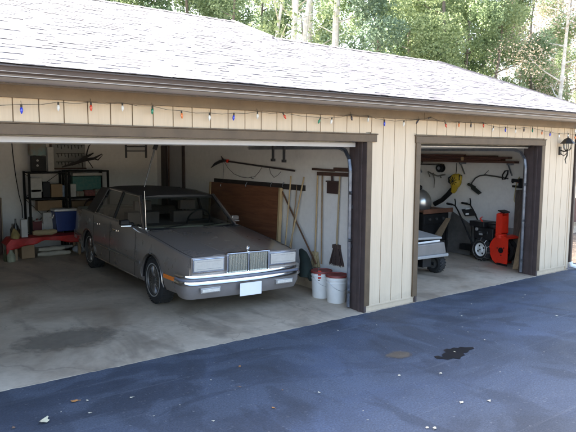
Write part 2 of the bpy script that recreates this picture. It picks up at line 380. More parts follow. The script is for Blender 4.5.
siding('wall', EX1+.089, GX1-.06, ZS0, ZH+.112)
siding('wall', EX1+.11, GX1-.06, ZH+.112, ZS1)
def foot(x0, x1):
    mb = MB(); mb.box((x0, .004, -.02), (x1, .12, ZS0-.004)); mb.box((x0, -.004, ZS0-.022), (x1, .003, ZS0)); mb.build('foundation', MATS['cream_siding'], G, smooth=0, bevel=.002)
foot(GX0, DX0-.02); foot(DX1+.045, EX0-.03); foot(EX1+.045, GX1)
mb = MB(); mb.box((GX1-.06, -.012, 0.02), (GX1+.012, .016, ZS1)); mb.box((GX1-.003, .017, .02), (GX1+.012, .1, ZS1)); mb.build('corner_board', MATS['cream_siding'], G, smooth=0, bevel=.002)
# inner structure walls (drywall faces)
mb = MB()
mb.box((GX0, .031, ZS0), (DX0-.03, .12, 2.5)); mb.box((DX1+.045, .031, ZS0), (EX0-.045, .12, 2.5)); mb.box((EX1+.045, .031, ZS0), (GX1-.004, .12, 2.5))
mb.box((DX0-.029, .031, ZH+.04), (DX1+.044, .12, 2.5)); mb.box((EX0-.044, .031, ZH+.04), (EX1+.044, .12, 2.5))
mb.build('front_inner_wall', MATS['interior_wall'], G, smooth=0)
def w(name, a, b_, m_='interior_wall'): mb = MB(); mb.box(a, b_); return mb.build(name, MATS[m_], G, smooth=0)
w('left_wall', (GX0-.02, .121, 0), (GX0+.1, 7.0, 2.5))
w('back_wall', (GX0-.02, 7.0, 0), (6.6, 7.12, 2.5))
w('partition_wall', (6.4, .121, 0), (6.6, 6.999, 2.5))
w('rear_bay_wall', (6.601, 4.9, 0), (GX1-.004, 5.02, 2.5))
w('right_wall', (10.78, .121, 0), (GX1-.004, 4.899, 2.5))
w('ceiling', (GX0, .125, 2.501), (6.6, 7.1, 2.53)); w('ceiling', (6.605, .125, 2.501), (GX1-.01, 5.0, 2.53))
w('side_siding', (GX1-.003, .101, .02), (GX1+.008, 5.03, 2.7), 'cream_siding')
# concrete stem wall ledges inside
mb = MB(); mb.box((6.27, .125, 0), (6.4, 2.55, .155)); mb.build('concrete_ledge', MATS['concrete_floor'], G, smooth=0, bevel=.006)
mb = MB(); mb.beam((6.262, .2, .175), (6.262, 2.5, .215), .014, .045); mb.build('ledge_board', DARKWOOD, G, smooth=0)
CLEDGE = mat('pale_concrete', (.34, .335, .32), .8, var=.12, vscale=8, bump=.2)
mb = MB(); mb.box((10.725, .125, 0), (10.78, 4.89, .63)); mb.build('concrete_ledge', CLEDGE, G, smooth=0, bevel=.008)
# door frames
def doorframe(x0, x1, left_cap, right_cap):
    f_ = MB()
    f_.box((x0-.09, -.024, ZS0), (x0-.002, -.001, ZH)); f_.box((x1+.002, -.024, ZS0+.0), (x1+.09, -.001, ZH))
    f_.box((x0-left_cap, -.026, ZH+.001), (x1+right_cap, -.001, ZH+.088)); f_.box((x0-left_cap-.012, -.036, ZH+.089), (x1+right_cap+.012, -.001, ZH+.103))
    fo = f_.build('door_frame', TRIM, G, smooth=0, bevel=.003)
    j = MB()
    for s, x in ((-1, x0), (1, x1)):
        j.box((x-s*.000, -.020, .004), (x+s*.04, .122, ZH)); j.box((x-s*.014, .05, .004), (x-s*.001, .085, ZH-.002))
        j.box((x-s*.001, .123, .006), (x+s*.05, .19, ZH)); j.box((x+s*.005, .191, .008), (x+s*.045, .30, ZH-.01))
    j.box((x0-.04, -.0195, ZH+.0005), (x1+.04, .121, ZH+.03))
    jo = j.build('jamb', DARK, fo, smooth=0, bevel=.003)
    return fo
doorframe(DX0, DX1, .10, .165); doorframe(EX0, EX1, .10, .10)
# frieze, soffit, fascia, gutter
mb = MB(); mb.box((-1.0, -.045, 2.431), (7.02, -.001, 2.545)); mb.box((7.024, -.045, 2.431), (11.05, -.001, 2.545)); mb.build('frieze_board', FASC, G, smooth=0, bevel=.003)
mb = MB(); mb.box((-1.0, -.30, 2.546), (11.05, .0, 2.56)); mb.build('soffit', GUT, G, smooth=0)
mb = MB(); mb.box((-1.0, -.322, 2.505), (11.05, -.301, 2.63)); mb.build('fascia_board', GUT, G, smooth=0)
def gut(x0, x1):
    # ogee gutter profile extruded along x
    prof = [(-.324, 2.625), (-.324, 2.512), (-.392, 2.512), (-.396, 2.520), (-.398, 2.548), (-.410, 2.556), (-.412, 2.570), (-.428, 2.584), (-.436, 2.612), (-.444, 2.624), (-.444, 2.634), (-.432, 2.634), (-.426, 2.616), (-.420, 2.592), (-.402, 2.574), (-.392, 2.560), (-.384, 2.522), (-.334, 2.520), (-.334, 2.625)]
    return MB().prism(prof, Matrix(((0, 0, 1, x0), (1, 0, 0, 0), (0, 1, 0, 0), (0, 0, 0, 1))), x1-x0)
gg = gut(-1.0, 11.08).build('gutter', GUT, G, smooth=30)
mb = MB(); mb.box((-1.0, -.4465, 2.6345), (11.08, -.424, 2.6385)); mb.box((-1.0, -.4150, 2.5515), (11.08, -.4105, 2.5575)); mb.box((-1.0, -.4395, 2.585), (11.08, -.4335, 2.5885)); mb.build('gutter_lip_glint', GUT_GLINT, gg, smooth=0)  # thin pale strips on the ledges: gutter highlights put in as colour
# downspout at the right corner
mb = MB(); mb.beam((10.95, -.02, 2.35), (10.95, -.02, .12), .05, .05, (0, 1, 0)); mb.beam((10.955, -.03, 2.36), (10.97, -.37, 2.5), .06, .07); mb.build('downspout', mat('downspout_brown', (.05, .035, .03), .5, var=.2), G, smooth=0, bevel=.004)
mb = MB(); mb.tube([(10.955, -.03, .13), (10.96, -.05, .07), (11.02, -.12, .045), (11.22, -.20, .04), (11.45, -.22, .04)], .042, 10); mb.build('drain_elbow', WHITE, G)
# roof: each shingle tab is a real little slab lying on the deck
def course_roof(name, face, n0, eave_len, up_len, seed, inside=None, tab=.17, row=.105):
    """face(s, t) -> point on the slope (s along the eave, t up the slope, both in metres) and normal"""
    rnd = random.Random(seed); mb = MB(); nrow = int(up_len/row)+1
    for r in range(nrow):
        t0 = r*row-.02; t1 = min(up_len, t0+row+.03); s_ = -rnd.random()*tab
        while s_ < eave_len:
            wdt = tab*rnd.uniform(.35, 1.1); a, c_ = max(0, s_), min(eave_len, s_+wdt); s_ += wdt
            if c_-a < .01: continue
            tm = (t0+t1)/2
            if inside:
                lim = inside(tm); a, c_ = max(a, lim[0]), min(c_, lim[1])
                if c_-a < .02: continue
            th = rnd.choice((.003, .005, .008)); lo = face(a, max(t0+rnd.choice((0, .0, .012)), -.02)); hi = face(a, t1)
            lo2 = face(c_, max(t0, -.02)); hi2 = face(c_, t1); nn = n0
            mb.add([lo, lo2, hi2, hi, lo+nn*th, lo2+nn*th, hi2+nn*.002, hi+nn*.002], [(4, 5, 6, 7), (0, 1, 5, 4), (1, 2, 6, 5), (3, 7, 4, 0)])
    return mb.build(name, MATS['shingles'], G, smooth=0)
SL = .385; EY, EZ = -.46, 2.648; ca = 1/math.sqrt(1+SL*SL)
def fpt(x0): 
    return lambda s_, t: Vector((x0+s_, EY+t*ca, EZ-.03+.03+t*ca*SL))
nF = Vector((0, -SL, 1)).normalized()
R1Y, R2Y = 3.60, 2.48
X0, XS = -1.2, 6.28
z1r = EZ+SL*(R1Y-EY); z2r = EZ+SL*(R2Y-EY)
course_roof('roof', fpt(X0), nF, XS-X0, (R1Y-EY)/ca, 3)
def lim2(t):
    y = t*ca/(R2Y-EY); return (0, (11.12-XS)-.86*max(0, min(1, y)))
course_roof('roof', fpt(XS+.001), nF, 11.12-XS, (R2Y-EY)/ca, 4, lim2)
deck = MB()
e = -.012
deck.slab([(X0, EY, EZ+e-.012), (XS, EY, EZ+e-.012), (XS, R1Y, z1r+e-.012), (X0, R1Y, z1r+e-.012)], .010)
deck.slab([(XS+.002, EY, EZ+e-.012), (11.12, EY, EZ+e-.012), (10.26, R2Y, z2r+e-.012), (XS+.002, R2Y, z2r+e-.012)], .010)
deck.slab([(X0, R1Y, z1r-.02), (XS, R1Y, z1r-.02), (XS, 7.6, z1r-SL*(7.6-R1Y)), (X0, 7.6, z1r-SL*(7.6-R1Y))], .02)
deck.slab([(XS, R2Y, z2r-.02), (10.26, R2Y, z2r-.02), (11.12, 5.4, z2r-SL*(5.4-R2Y)), (XS, 5.4, z2r-SL*(5.4-R2Y))], .02)
# gable infill between the two ridges and on the right end
deck.build('roof_deck', mat('roof_deck_felt', (.12, .11, .11), .9, var=.2), G, smooth=0)
gb = MB()
gb.slab([(XS-.06, .3, 2.7), (XS-.06, R1Y, z1r-.05), (XS-.06, 7.0, 2.86), (XS-.06, 7.0, 2.5), (XS-.06, .3, 2.5)], .03); gb.build('gable', MATS['cream_siding'], G, smooth=0); gb = MB()
gb.slab([(GX1-.02, .0, 2.54), (10.22, R2Y, z2r-.06), (GX1-.02, 4.95, 2.6)], .03)
gb.build('gable', MATS['cream_siding'], G, smooth=0)
def ridge(a, b_, n):
    cap = MB()
    a, b_ = Vector(a), Vector(b_)
    for i in range(n):
        p, q = a.lerp(b_, i/n), a.lerp(b_, (i+1.15)/n); dz = Vector((0, 0, .012+.004*(i % 2)))
        for s in (-1, 1):
            d_ = Vector((0, s*.13, -.13*SL+.0)); cap.add([p+dz, q+dz*.6, q+d_+dz*.6, p+d_+dz, p-Vector((0, 0, .01)), q-Vector((0, 0, .01))], [(0, 1, 2, 3), (0, 3, 4)])
    cap.build('ridge_cap', MATS['shingles'], G, smooth=0)
ridge((X0, R1Y, z1r), (XS+.02, R1Y, z1r), 40); ridge((XS, R2Y, z2r), (10.27, R2Y, z2r), 22)
for a_, b_, w1_, h1_ in (((XS+.018, R2Y-.1, z2r-.02), (XS+.018, R1Y, z1r+.004), .035, .05), ((11.13, EY+.02, EZ-.03), (10.27, R2Y, z2r-.02), .03, .1)):
    rk = MB(); rk.beam(a_, b_, w1_, h1_); rk.build('rake_board', mat('rake_grey', (.22, .2, .2), .7, var=.2), G, smooth=0)
# raised overhead doors: bottom section hangs just behind each header
def overhead(x0, x1, depth, pale=True):
    mb = MB(); z = 2.095
    for k in range(4):
        y0 = .205+k*depth/4; y1 = y0+depth/4-.008
        mb.box((x0+.03, y0, z), (x1-.03, y1, z+.042))
        mb.box((x0+.03, y0, z-.004), (x1-.03, y0+.02, z-.0005)); mb.box((x0+.03, y1-.02, z-.004), (x1-.03, y1, z-.0005))
    do = mb.build('overhead_door', WDOOR, G, smooth=0, bevel=.003)
    s_ = MB(); s_.box((x0+.03, .150, z-(.022 if pale else -.01)), (x1-.03, .200, z+.030)); s_.build('bottom_seal', mat('white_seal', (.55, .55, .56), .45, var=.05) if pale else BLACK, do, smooth=0, bevel=.004)
    for s, x in ((1, x0), (-1, x1)):
        tr = MB(); xx = x+s*.028
        pts = [(xx, .235, .03), (xx, .235, 1.78), (xx, .26, 1.92), (xx, .34, 2.03), (xx, .46, 2.07), (xx, 2.6, 2.07)]
        for a, c_ in zip(pts[:-1], pts[1:]): tr.beam(a, c_, .010, .052, (0, -1, .3)); tr.beam(Vector(a)+Vector((s*.018, 0, 0)), Vector(c_)+Vector((s*.018, 0, 0)), .028, .008, (0, -1, .3))
        for zz in (.35, .8, 1.3): tr.box((xx-s*.008, .21, zz), (x+s*.0, .26, zz+.05))
        for q in (.235, .9, 1.5): tr.tube([(xx+s*.0, .22, q-.0), (xx+s*.03, .22, q)], .022, 10)
        tr.build('track', STEEL, do, smooth=30)
    return do
overhead(DX0, DX1, 2.25); overhead(EX0, EX1, 2.2, False)
# back corner door in the partition wall
mb = MB(); mb.box((6.37, 5.62, .1), (6.399, 5.72, 2.13)); mb.box((6.36, 6.44, .1), (6.399, 6.70, 2.13)); mb.box((6.37, 5.62, 2.131), (6.399, 6.7, 2.22)); fd = mb.build('side_door_casing', DARK, G, smooth=0, bevel=.003)
mb = MB(); mb.box((6.385, 5.73, .12), (6.3985, 6.43, 2.12)); mb.build('side_door', mat('side_door_paint', (.42, .42, .43), .5, var=.06), fd, smooth=0)
mb = MB(); mb.box(at(13, 205, y=6.995)-Vector((.035, 0, .055)), at(13, 205, y=6.995)+Vector((.035, -.006, .055))); mb.build('outlet_plate', WHITE, G, smooth=0, bevel=.003)
mb = MB(); mb.box((9.9+.03, .5, 0.2), (9.95, .52, 0.3))

# ------------------------------------------------------------------ string of lights
SL_ = thing('string_lights', 'sagging string of coloured glass bulbs under the garage frieze', 'string lights', (2.0, -.06, 2.36))
cols = dict(blue=(.03, .06, .62), clear=(.75, .75, .72), red=(.65, .07, .03), green=(.01, .22, .12), orange=(.75, .22, .06), dark=(.05, .04, .05), white=(.85, .85, .82))
BM = {}
for k, c_ in cols.items(): BM[k] = mat('bulb_'+k, c_, .15, 0, coat=.6)
bul = [(21.5, 110, 'blue', 0), (58.5, 107.5, 'clear', 2), (91, 107.5, 'red', 0), (122.5, 108, 'clear', 0), (152.5, 111, 'green', 3), (181.5, 115.5, 'orange', -4), (209.5, 117.5, 'white', 0), (234, 117.5, 'blue', 5), (257.5, 116, 'clear', 0), (283, 117, 'red', -25), (320.5, 121.5, 'green', 20), (332, 121.5, 'white', 10), (351, 118.2, 'dark', -10), (368.5, 119.5, 'clear', 5), (384.5, 123.5, 'blue', 0), (404, 124, 'white', 5), (419, 122.5, 'dark', 30), (431, 120.5, 'dark', 70), (445, 125.5, 'red', -15), (459, 125, 'orange', 0), (471, 125.5, 'dark', 0), (483, 125.5, 'red', -10), (493.5, 129.5, 'clear', 12), (505.5, 130, 'blue', 0), (515.5, 131, 'clear', 0), (524, 130, 'dark', 0), (532.5, 130.5, 'green', 0), (542, 133, 'orange', 0), (550, 134.5, 'blue', 0), (559, 136, 'white', 0), (568, 136, 'white', 0), (575.2, 137.5, 'orange', 0)]
wp = []; sock = []
prevp = at(-30, 103.5, y=-.06)
pts = [prevp]
for (bx, by, c_, tl) in bul:
    q = at(bx, by, y=-.062); topz = q+Vector((0, 0, .045)); mid = (pts[-1]+topz)/2-Vector((0, 0, .012)); pts += [mid, topz]
mb = MB(); mb.tube(pts, .0022, 5)
for i in range(2, len(pts), 4): mb.tube([pts[i]+Vector((0, 0, 0)), pts[i]+Vector((0, .012, .03))], .002, 4)
wire = mb.build('wire', mat('dark_green_wire', (.05, .045, .035), .6), SL_)
for (bx, by, c_, tl) in bul:
    q = at(bx, by, y=-.062)
    Mx = Matrix.Translation(q+Vector((0, 0, .042))) @ RY(R(tl)) @ RX(R(tl*.5)) @ Matrix.Scale(.86, 4)
    s_ = MB(); s_.lathe([(.007, .006), (.0095, .0), (.0095, -.022), (.008, -.024)], 8, Mx)
    so = s_.build('bulb_socket', MATS['dark_green_wire'], SL_)
    b_ = MB(); b_.lathe([(.007, -.022), (.012, -.032), (.0155, -.046), (.0135, -.062), (.007, -.078), (.0015, -.086)], 10, Mx); b_.build('bulb', BM[c_], so)

# ------------------------------------------------------------------ wall lantern
L = thing('wall_lantern', 'black coach lantern with flared hood fixed to the siding right of the small bay', 'lantern', (10.47, 0, 1.9))
LK = mat('lantern_black', (.022, .018, .015), .45, var=.3)
mb = MB(); mb.box((10.425, -.03, 1.985), (10.48, -.001, 2.125)); mb.build('mounting_plate', LK, L, smooth=0, bevel=.008)
mb = MB(); lx, ly = 10.45, -.14
mb.tube([(lx, -.03, 2.06), (lx, -.08, 2.045), (lx, -.14, 2.055), (lx, ly, 2.065)], .011, 8); mb.tube([(lx, ly, 2.08), (lx, ly, 1.98), (lx, ly+.03, 1.91), (lx, ly+.01, 1.84)], [.014, .012, .010, .004], 8)
mb.tube([(lx, -.03, 2.01), (lx, -.08, 1.97), (lx, -.125, 2.01)], .007, 6); mb.build('bracket', LK, L)
mb = MB()
for k in range(6):
    a = k*math.pi/3+.3; mb.tube([(lx+.035*math.cos(a), ly+.035*math.sin(a), 2.065), (lx+.062*math.cos(a), ly+.062*math.sin(a), 2.10), (lx+.072*math.cos(a), ly+.072*math.sin(a), 2.178)], .005, 5)
mb.lathe([(.045, 2.115), (.05, 2.125), (.03, 2.13)], 12, T(lx, ly, 2.06-2.115*.85) @ Matrix.Scale(.85, 4)); mb.build('cage', LK, L)
mb = MB(); mb.lathe([(.032, 2.13), (.066, 2.165), (.078, 2.252)], 12, T(lx, ly, 2.06-2.115*.85) @ Matrix.Scale(.85, 4)); mb.build('glass', CLEAR, L)
mb = MB(); mb.lathe([(.135, 2.245), (.138, 2.252), (.105, 2.285), (.07, 2.33), (.035, 2.35), (.012, 2.362), (.014, 2.38), (.002, 2.392)], 6, T(lx, ly, 2.06-2.115*.85) @ Matrix.Scale(.85, 4) @ RZ(.2)); mb.build('hood', LK, L, smooth=20)

# ------------------------------------------------------------------ the car
CARM = thing('parked_car', 'taupe grey four door sedan with dark vinyl roof parked in the large bay', 'car', (4.812, 1.749, .028), (R(.86), R(1.1), R(-.86)), local=True)
m, nt, b = node_mat('taupe_metallic', .34)
b.inputs['Metallic'].default_value = .35; b.inputs['Coat Weight'].default_value = .8; b.inputs['Coat Roughness'].default_value = .12
v1 = mapped(nt); fl = noise(nt, v1, 900, 2, .5); du = noise(nt, v1, 3, 6, .65)
c = mixc(nt, 1, (.225, .195, .175), ramp(nt, fl, [(.3, (.85, .85, .85)), (.7, (1.15, 1.15, 1.15))]), 'MULTIPLY')
c = mixc(nt, ramp(nt, du, [(.5, (0, 0, 0)), (.8, (.12, .12, .12))]), c, (.26, .24, .22))
nt.links.new(c, b.inputs['Base Color']); nt.links.new(ramp(nt, du, [(.3, (.26, .26, .26)), (.7, (.32, .32, .32))]), b.inputs['Roughness'])
PAINT = m
VINYL = mat('dark_vinyl', (.030, .027, .027), .55, var=.2, vscale=30, bump=.3, bscale=300)
CINT = mat('car_interior', (.10, .08, .07), .8, var=.2)
SEAT = mat('seat_fabric', (.13, .10, .09), .85, var=.15)
def lerp(a, b_, k): return a+(b_-a)*k
def curve(tab, t):
    for (t0, v0), (t1, v1_) in zip(tab[:-1], tab[1:]):
        if t <= t1: return lerp(v0, v1_, max(0, (t-t0)/(t1-t0)))
    return tab[-1][1]
Wt = [(-.93, .765), (-.80, .800), (-.5, .815), (.4, .83), (1.6, .84), (2.8, .83), (3.45, .81), (3.62, .78)]
ZT = [(-.93, .742), (-.6, .78), (0, .845), (.42, .885), (.8, .91), (2.95, .945), (3.2, .95), (3.62, .93)]     # shoulder line
ZB = [(-.93, .30), (-.6, .24), (.4, .20), (2.6, .20), (3.2, .24), (3.62, .33)]
def section(t):
    w_, zt, zb = curve(Wt, t), curve(ZT, t), curve(ZB, t)
    cr = .022 if t < .45 or t > 2.9 else -.03
    mid = .50
    pts = [(0, zb), (w_-.16, zb), (w_-.05, zb+.02), (w_-.015, zb+.09), (w_, mid-.06), (w_+.002, mid+.02), (w_-.012, lerp(mid, zt, .55)), (w_-.028, zt-.030), (w_-.040, zt-.010), (w_-.065, zt+.002)]
    if .45 <= t <= 2.9: pts += [(w_-.11, zt+.002), (w_-.13, zt-.05), (.3, zt-.06), (0, zt-.06)]
    else: pts += [(w_-.30, zt+.010), (w_-.32, zt+.018), (.3, zt+cr), (0, zt+cr+.006)]
    return pts
ts = [-.93, -.915, -.88, -.8, -.6, -.4, -.2, 0, .2, .4, .449, .4501, .8, 1.2, 1.6, 2.0, 2.4, 2.8, 2.899, 2.9001, 3.0, 3.15, 3.3, 3.5, 3.59, 3.62]
body = MB(); rows = []
for t in ts:
    h = section(t); ring = [Vector((x, t, z)) for x, z in h]+[Vector((-x, t, z)) for x, z in h[1:-1]][::-1]
    if t in (-.93, 3.62):
        ring = [Vector((p.x*.985, p.y, .52+(p.z-.52)*.96)) for p in ring]
    rows.append(ring)
n = len(rows[0]); vs = [p for r_ in rows for p in r_]
fs = [(i*n+k, i*n+(k+1) % n, (i+1)*n+(k+1) % n, (i+1)*n+k) for i in range(len(rows)-1) for k in range(n)]
fs += [tuple(range(n)), tuple((len(rows)-1)*n+k for k in range(n))[::-1]]
body.add(vs, fs)
bo = body.build('body', PAINT, CARM, smooth=28)
# wheel wells cut out of the shell
cuts = []
for t in (.06, 2.71):
    for s in (-1, 1):
        cmb = MB(); cmb.lathe([(.355, 0), (.355, .30)], 40, T(s*.56, t, .285) @ RY(s*math.pi/2))
        cmb.box((s*.56, t-.355, -.05), (s*.861, t+.355, .285))
        co = cmb.build('cutter', PAINT, CARM, smooth=0); cuts.append(co)
bpy.context.view_layer.update()
# union-free cut: one boolean per well, collected in a collection-less way
def cut(ob, cutter):
    md = ob.modifiers.new('cut', 'BOOLEAN'); md.operation = 'DIFFERENCE'; md.object = cutter; md.solver = 'EXACT'; md.use_self = True
for co in cuts: cut(bo, co)
bpy.context.view_layer.update()
dg = bpy.context.evaluated_depsgraph_get(); newme = bpy.data.meshes.new_from_object(bo.evaluated_get(dg))
bo.modifiers.clear(); bo.data = newme
newme.materials.clear(); newme.materials.append(PAINT); newme.materials.append(CINT)
for p in newme.polygons:
    p.material_index = 1 if (p.normal.z > .9 and .46 < p.center.y < 2.89 and abs(p.center.x) < .74 and p.center.z < .93) else 0
newme.shade_smooth(); newme.set_sharp_from_angle(angle=R(28))
for co in cuts: bpy.data.objects.remove(co)
# wells' dark liners
for t in (.06, 2.71):
    for s in (-1, 1):
        mb = MB(); pts = [(t+.35*math.cos(a), .285+.35*math.sin(a)) for a in [math.pi*k/16 for k in range(17)]]
        for (a, c_), (d_, e_) in zip(pts[:-1], pts[1:]): mb.add([(s*.57, a, c_), (s*.57, d_, e_), (s*.80, d_, e_), (s*.80, a, c_)], [(0, 1, 2, 3)])
        mb.build('wheel_well_liner', BLACK, CARM)
# wheel arch lips (thin bright moulding)
for t in (.06, 2.71):
    for s in (-1, 1):
        mb = MB(); mb.tube([(s*(curve(Wt, t)+.004-(.02 if k in (0, 18) else 0)), t+.362*math.cos(math.pi*k/18), .285+.362*math.sin(math.pi*k/18)) for k in range(19)], .009, 6)
        mb.build('arch_moulding', mat('dull_chrome', (.5, .48, .46), .25, 1.), CARM)
# door seams: dark thin gaps, body side mouldings
sm = MB()
for s in (-1, 1):
    for t in (.62, 1.62, 2.42):
        zt = curve(ZT, t)
        prof = [(curve(Wt, t)+.0015-.012*max(0, (z-.5)/(zt-.5)), z) for z in (.26, .34, .44, .52, .62, .72, zt-.035)]
        for (a, z0), (c_, z1_) in zip(prof[:-1], prof[1:]): sm.beam((s*(a-.0005), t, z0), (s*(c_-.0005), t, z1_), .006, .004, (s, 0, 0))
sm.build('door_seams', BLACK, CARM, smooth=0)
for s in (-1, 1):
    for a, c_ in ((.435, 1.6), (1.64, 2.33), (3.09, 3.58)):
        md_ = MB(); k = 8
        for i in range(k):
            t0, t1 = lerp(a, c_, i/k), lerp(a, c_, (i+1)/k); md_.beam((s*(curve(Wt, t0)+.004), t0, .475), (s*(curve(Wt, t1)+.004), t1, .475), .045, .012, (s, 0, 0))
        md_.build('side_moulding', mat('grey_moulding', (.12, .11, .105), .4, var=.1), CARM, smooth=0, bevel=.003)
for s in (-1, 1):
    ch = MB()
    for a, c_ in ((.435, 1.6), (1.64, 2.33), (3.09, 3.58)):
        for i in range(8):
            t0, t1 = lerp(a, c_, i/8), lerp(a, c_, (i+1)/8); ch.beam((s*(curve(Wt, t0)+.011), t0, .475), (s*(curve(Wt, t1)+.011), t1, .475), .010, .004, (s, 0, 0))
    ch.beam((s*.842, .45, .26), (s*.845, 2.3, .26), .02, .004, (s, 0, 0))
    ch.build('chrome_strip', CHROME, CARM, smooth=0)
# hood shut line
hs = MB()
for s in (-1, 1):
    for i in range(10):
        t0, t1 = lerp(-.90, .40, i/10), lerp(-.90, .40, (i+1)/10)
        hs.beam((s*(curve(Wt, t0)-.066), t0, curve(ZT, t0)+.0025), (s*(curve(Wt, t1)-.066), t1, curve(ZT, t1)+.0025), .006, .003)
hs.beam((-.70, .41, .900), (.70, .41, .900), .05, .012)
hs.build('hood_shut_line', BLACK, CARM, smooth=0)
mb = MB()
for s in (-1, 1):   # raised creases running along the hood
    mb.beam((s*.27, -.90, .768), (s*.42, .38, .903), .035, .010)
mb.build('hood_crease', PAINT, CARM, smooth=0, bevel=.004)
# front end ---------------------------------------------------------
FY = -.945
mb = MB(); mb.box((-.755, FY, .50), (.755, -.90, .752)); fa = mb.build('front_panel', PAINT, CARM, smooth=0, bevel=.012)
LENS = mat('headlamp_cover', (.52, .49, .44), .25, var=.08, vscale=14, coat=.5)
for s in (-1, 1):
    x0, x1 = sorted((s*.325, s*.742))
    mb = MB(); mb.box((x0, FY-.012, .575), (x1, FY-.001, .735)); hl = mb.build('headlight', CHROME, CARM, smooth=0, bevel=.004)
    mb = MB(); mb.box((x0+.014, FY-.020, .590), (x1-.014, FY-.0125, .722)); mb.build('headlight_cover', LENS, hl, smooth=0, bevel=.004)
    mb = MB(); mb.box((x0+.05, FY-.0225, .612), (x1-.05, FY-.0205, .614)); mb.box((x0+.05, FY-.0225, .700), (x1-.05, FY-.0205, .702)); mb.build('cover_rib', CHROME, hl, smooth=0)
# grille
mb = MB(); gx = .305
mb.box((-gx, FY-.045, .535), (-gx+.022, FY-.001, .760)); mb.box((gx-.022, FY-.045, .535), (gx, FY-.001, .760))
mb.box((-gx, FY-.047, .7605), (gx, FY+.02, .778)); mb.box((-gx, FY-.045, .520), (gx, FY-.001, .5345)); mb.box((-.010, FY-.044, .535), (.010, FY-.002, .760))
gr = mb.build('grille', CHROME, CARM, smooth=0, bevel=.004)
mb = MB(); k = 21
for s in (-1, 1):
    for i in range(k):
        x = s*(.018+(gx-.030-.018)*(i+.5)/k); mb.box((x-.0032, FY-.036, .537), (x+.0032, FY-.014, .758))
mb.build('grille_bars', mat('grille_silver', (.60, .62, .54), .25, .8), gr, smooth=0)
mb = MB(); mb.box((-gx+.023, FY-.0125, .536), (-.011, FY-.0005, .7595)); mb.box((.011, FY-.0125, .536), (gx-.023, FY-.0005, .7595)); mb.build('grille_backing', mat('grille_dark', (.08, .08, .07), .5), gr, smooth=0)
# hood ornament
mb = MB(); oz = .778; mb.box((-.012, FY-.03, oz), (.012, FY+.012, oz+.006)); mb.tube([(0, FY-.01, oz+.006), (0, FY-.01, oz+.024)], .004, 6)
mb.tube([(.024*math.cos(a), FY-.01, oz+.046+.024*math.sin(a)) for a in [2*math.pi*i/16 for i in range(16)]], .0035, 6, closed=True)
for k in range(5):
    a = math.pi/2+k*2*math.pi/5; a2 = math.pi/2+((k+2) % 5)*2*math.pi/5; mb.tube([(.021*math.cos(a), FY-.01, oz+.046+.021*math.sin(a)), (.021*math.cos(a2), FY-.01, oz+.046+.021*math.sin(a2))], .0025, 5)
mb.build('hood_ornament', CHROME, CARM)
# bumper: body coloured bar with three chrome bands that wrap the corners
def wrap(z0, z1, off, name, material, parent=CARM, tb=-.69, r=0.0, bev=.006, bow=.035, tuck=0):
    path = []
    for s in range(-20, 21):
        x = s/20*.70; path.append(Vector((x, -.985-off-bow*(1-(x/.70)**2)+.02, 0)))
    def corner(sg):
        out = []
        for k in range(1, 7):
            a = math.pi/2*k/6; out.append(Vector((sg*(.70+(.145+off)*math.sin(a)), -.985-off+.02+.15*(1-math.cos(a)), 0)))
        out.append(Vector((sg*(.845+off-.006), tb, 0))); return out
    full = corner(-1)[::-1]+path+corner(1); mb = MB(); N_ = len(full); vs = []
    for i, p in enumerate(full):
        t_ = (full[min(i+1, N_-1)]-full[max(i-1, 0)]).normalized(); nn = Vector((t_.y, -t_.x, 0))
        if nn.y > 0 and abs(p.x) < .7: nn = -nn
        th = .05
        q = p-nn*th
        pt = p-nn*tuck
        vs += [Vector((pt.x, pt.y, z0)), Vector((p.x, p.y, lerp(z0, z1, .55 if tuck else 0)+1e-4)), Vector((p.x, p.y, z1)), Vector((q.x, q.y, z1)), Vector((q.x, q.y, z0))]
    fs = []
    for i in range(N_-1):
        for k in range(5): fs.append((i*5+k, i*5+(k+1) % 5, (i+1)*5+(k+1) % 5, (i+1)*5+k))
    fs += [(0, 1, 2, 3, 4), tuple((N_-1)*5+k for k in range(5))]
    mb.add(vs, fs); return mb.build(name, material, parent, smooth=40, bevel=bev)
BPAINT = mat('bumper_paint', (.30, .275, .265), .28, .55, var=.1, vscale=3)
bmp = wrap(.250, .4235, .0, 'bumper', BPAINT, tb=-.69, tuck=.045)
wrap(.503, .545, .008, 'bumper_band', CHROME, bmp, bow=.035, bev=.008); wrap(.4745, .5025, .004, 'bumper_rub_strip', mat('rub_strip_blue_grey', (.16, .17, .21), .35), bmp, bev=.003)
wrap(.424, .4740, .018, 'bumper_band', CHROME, bmp, bev=.008)
for s in (-1, 1):
    mb = MB(); x0, x1 = sorted((s*.40, s*.66)); mb.box((x0, -1.013, .333), (x1, -.985, .393)); mb.build('fog_lamp_bezel', mat('bezel_silver', (.55, .54, .52), .25, .7), bmp, smooth=0, bevel=.004)
for s in (-1, 1):
    x0, x1 = sorted((s*.415, s*.645)); mb = MB(); mb.box((x0, -1.020, .345), (x1, -1.0135, .381)); mb.build('fog_lamp', mat('fog_glass', (.66, .62, .55), .12, coat=.8, var=.1, vscale=30), bmp, smooth=0, bevel=.003)
mb = MB(); mb.box((-.155, -1.052, .252), (.155, -1.046, .412)); mb.build('licence_plate', mat('plate_white', (.80, .80, .80), .45, var=.03), bmp, smooth=0, bevel=.003)
for s in (-1, 1):
    mb = MB(); mb.beam((s*.806, -.655, .445), (s*.822, -.325, .445), .066, .024, (s, 0, 0)); mk = mb.build('side_marker_bezel', CHROME, CARM, smooth=0, bevel=.003)
    mb = MB(); mb.beam((s*.8185, -.645, .445), (s*.8345, -.345, .445), .050, .010, (s, 0, 0)); mb.build('side_marker', mat('amber_lens', (.80, .20, .02), .15, coat=.6), mk, smooth=0, bevel=.003)
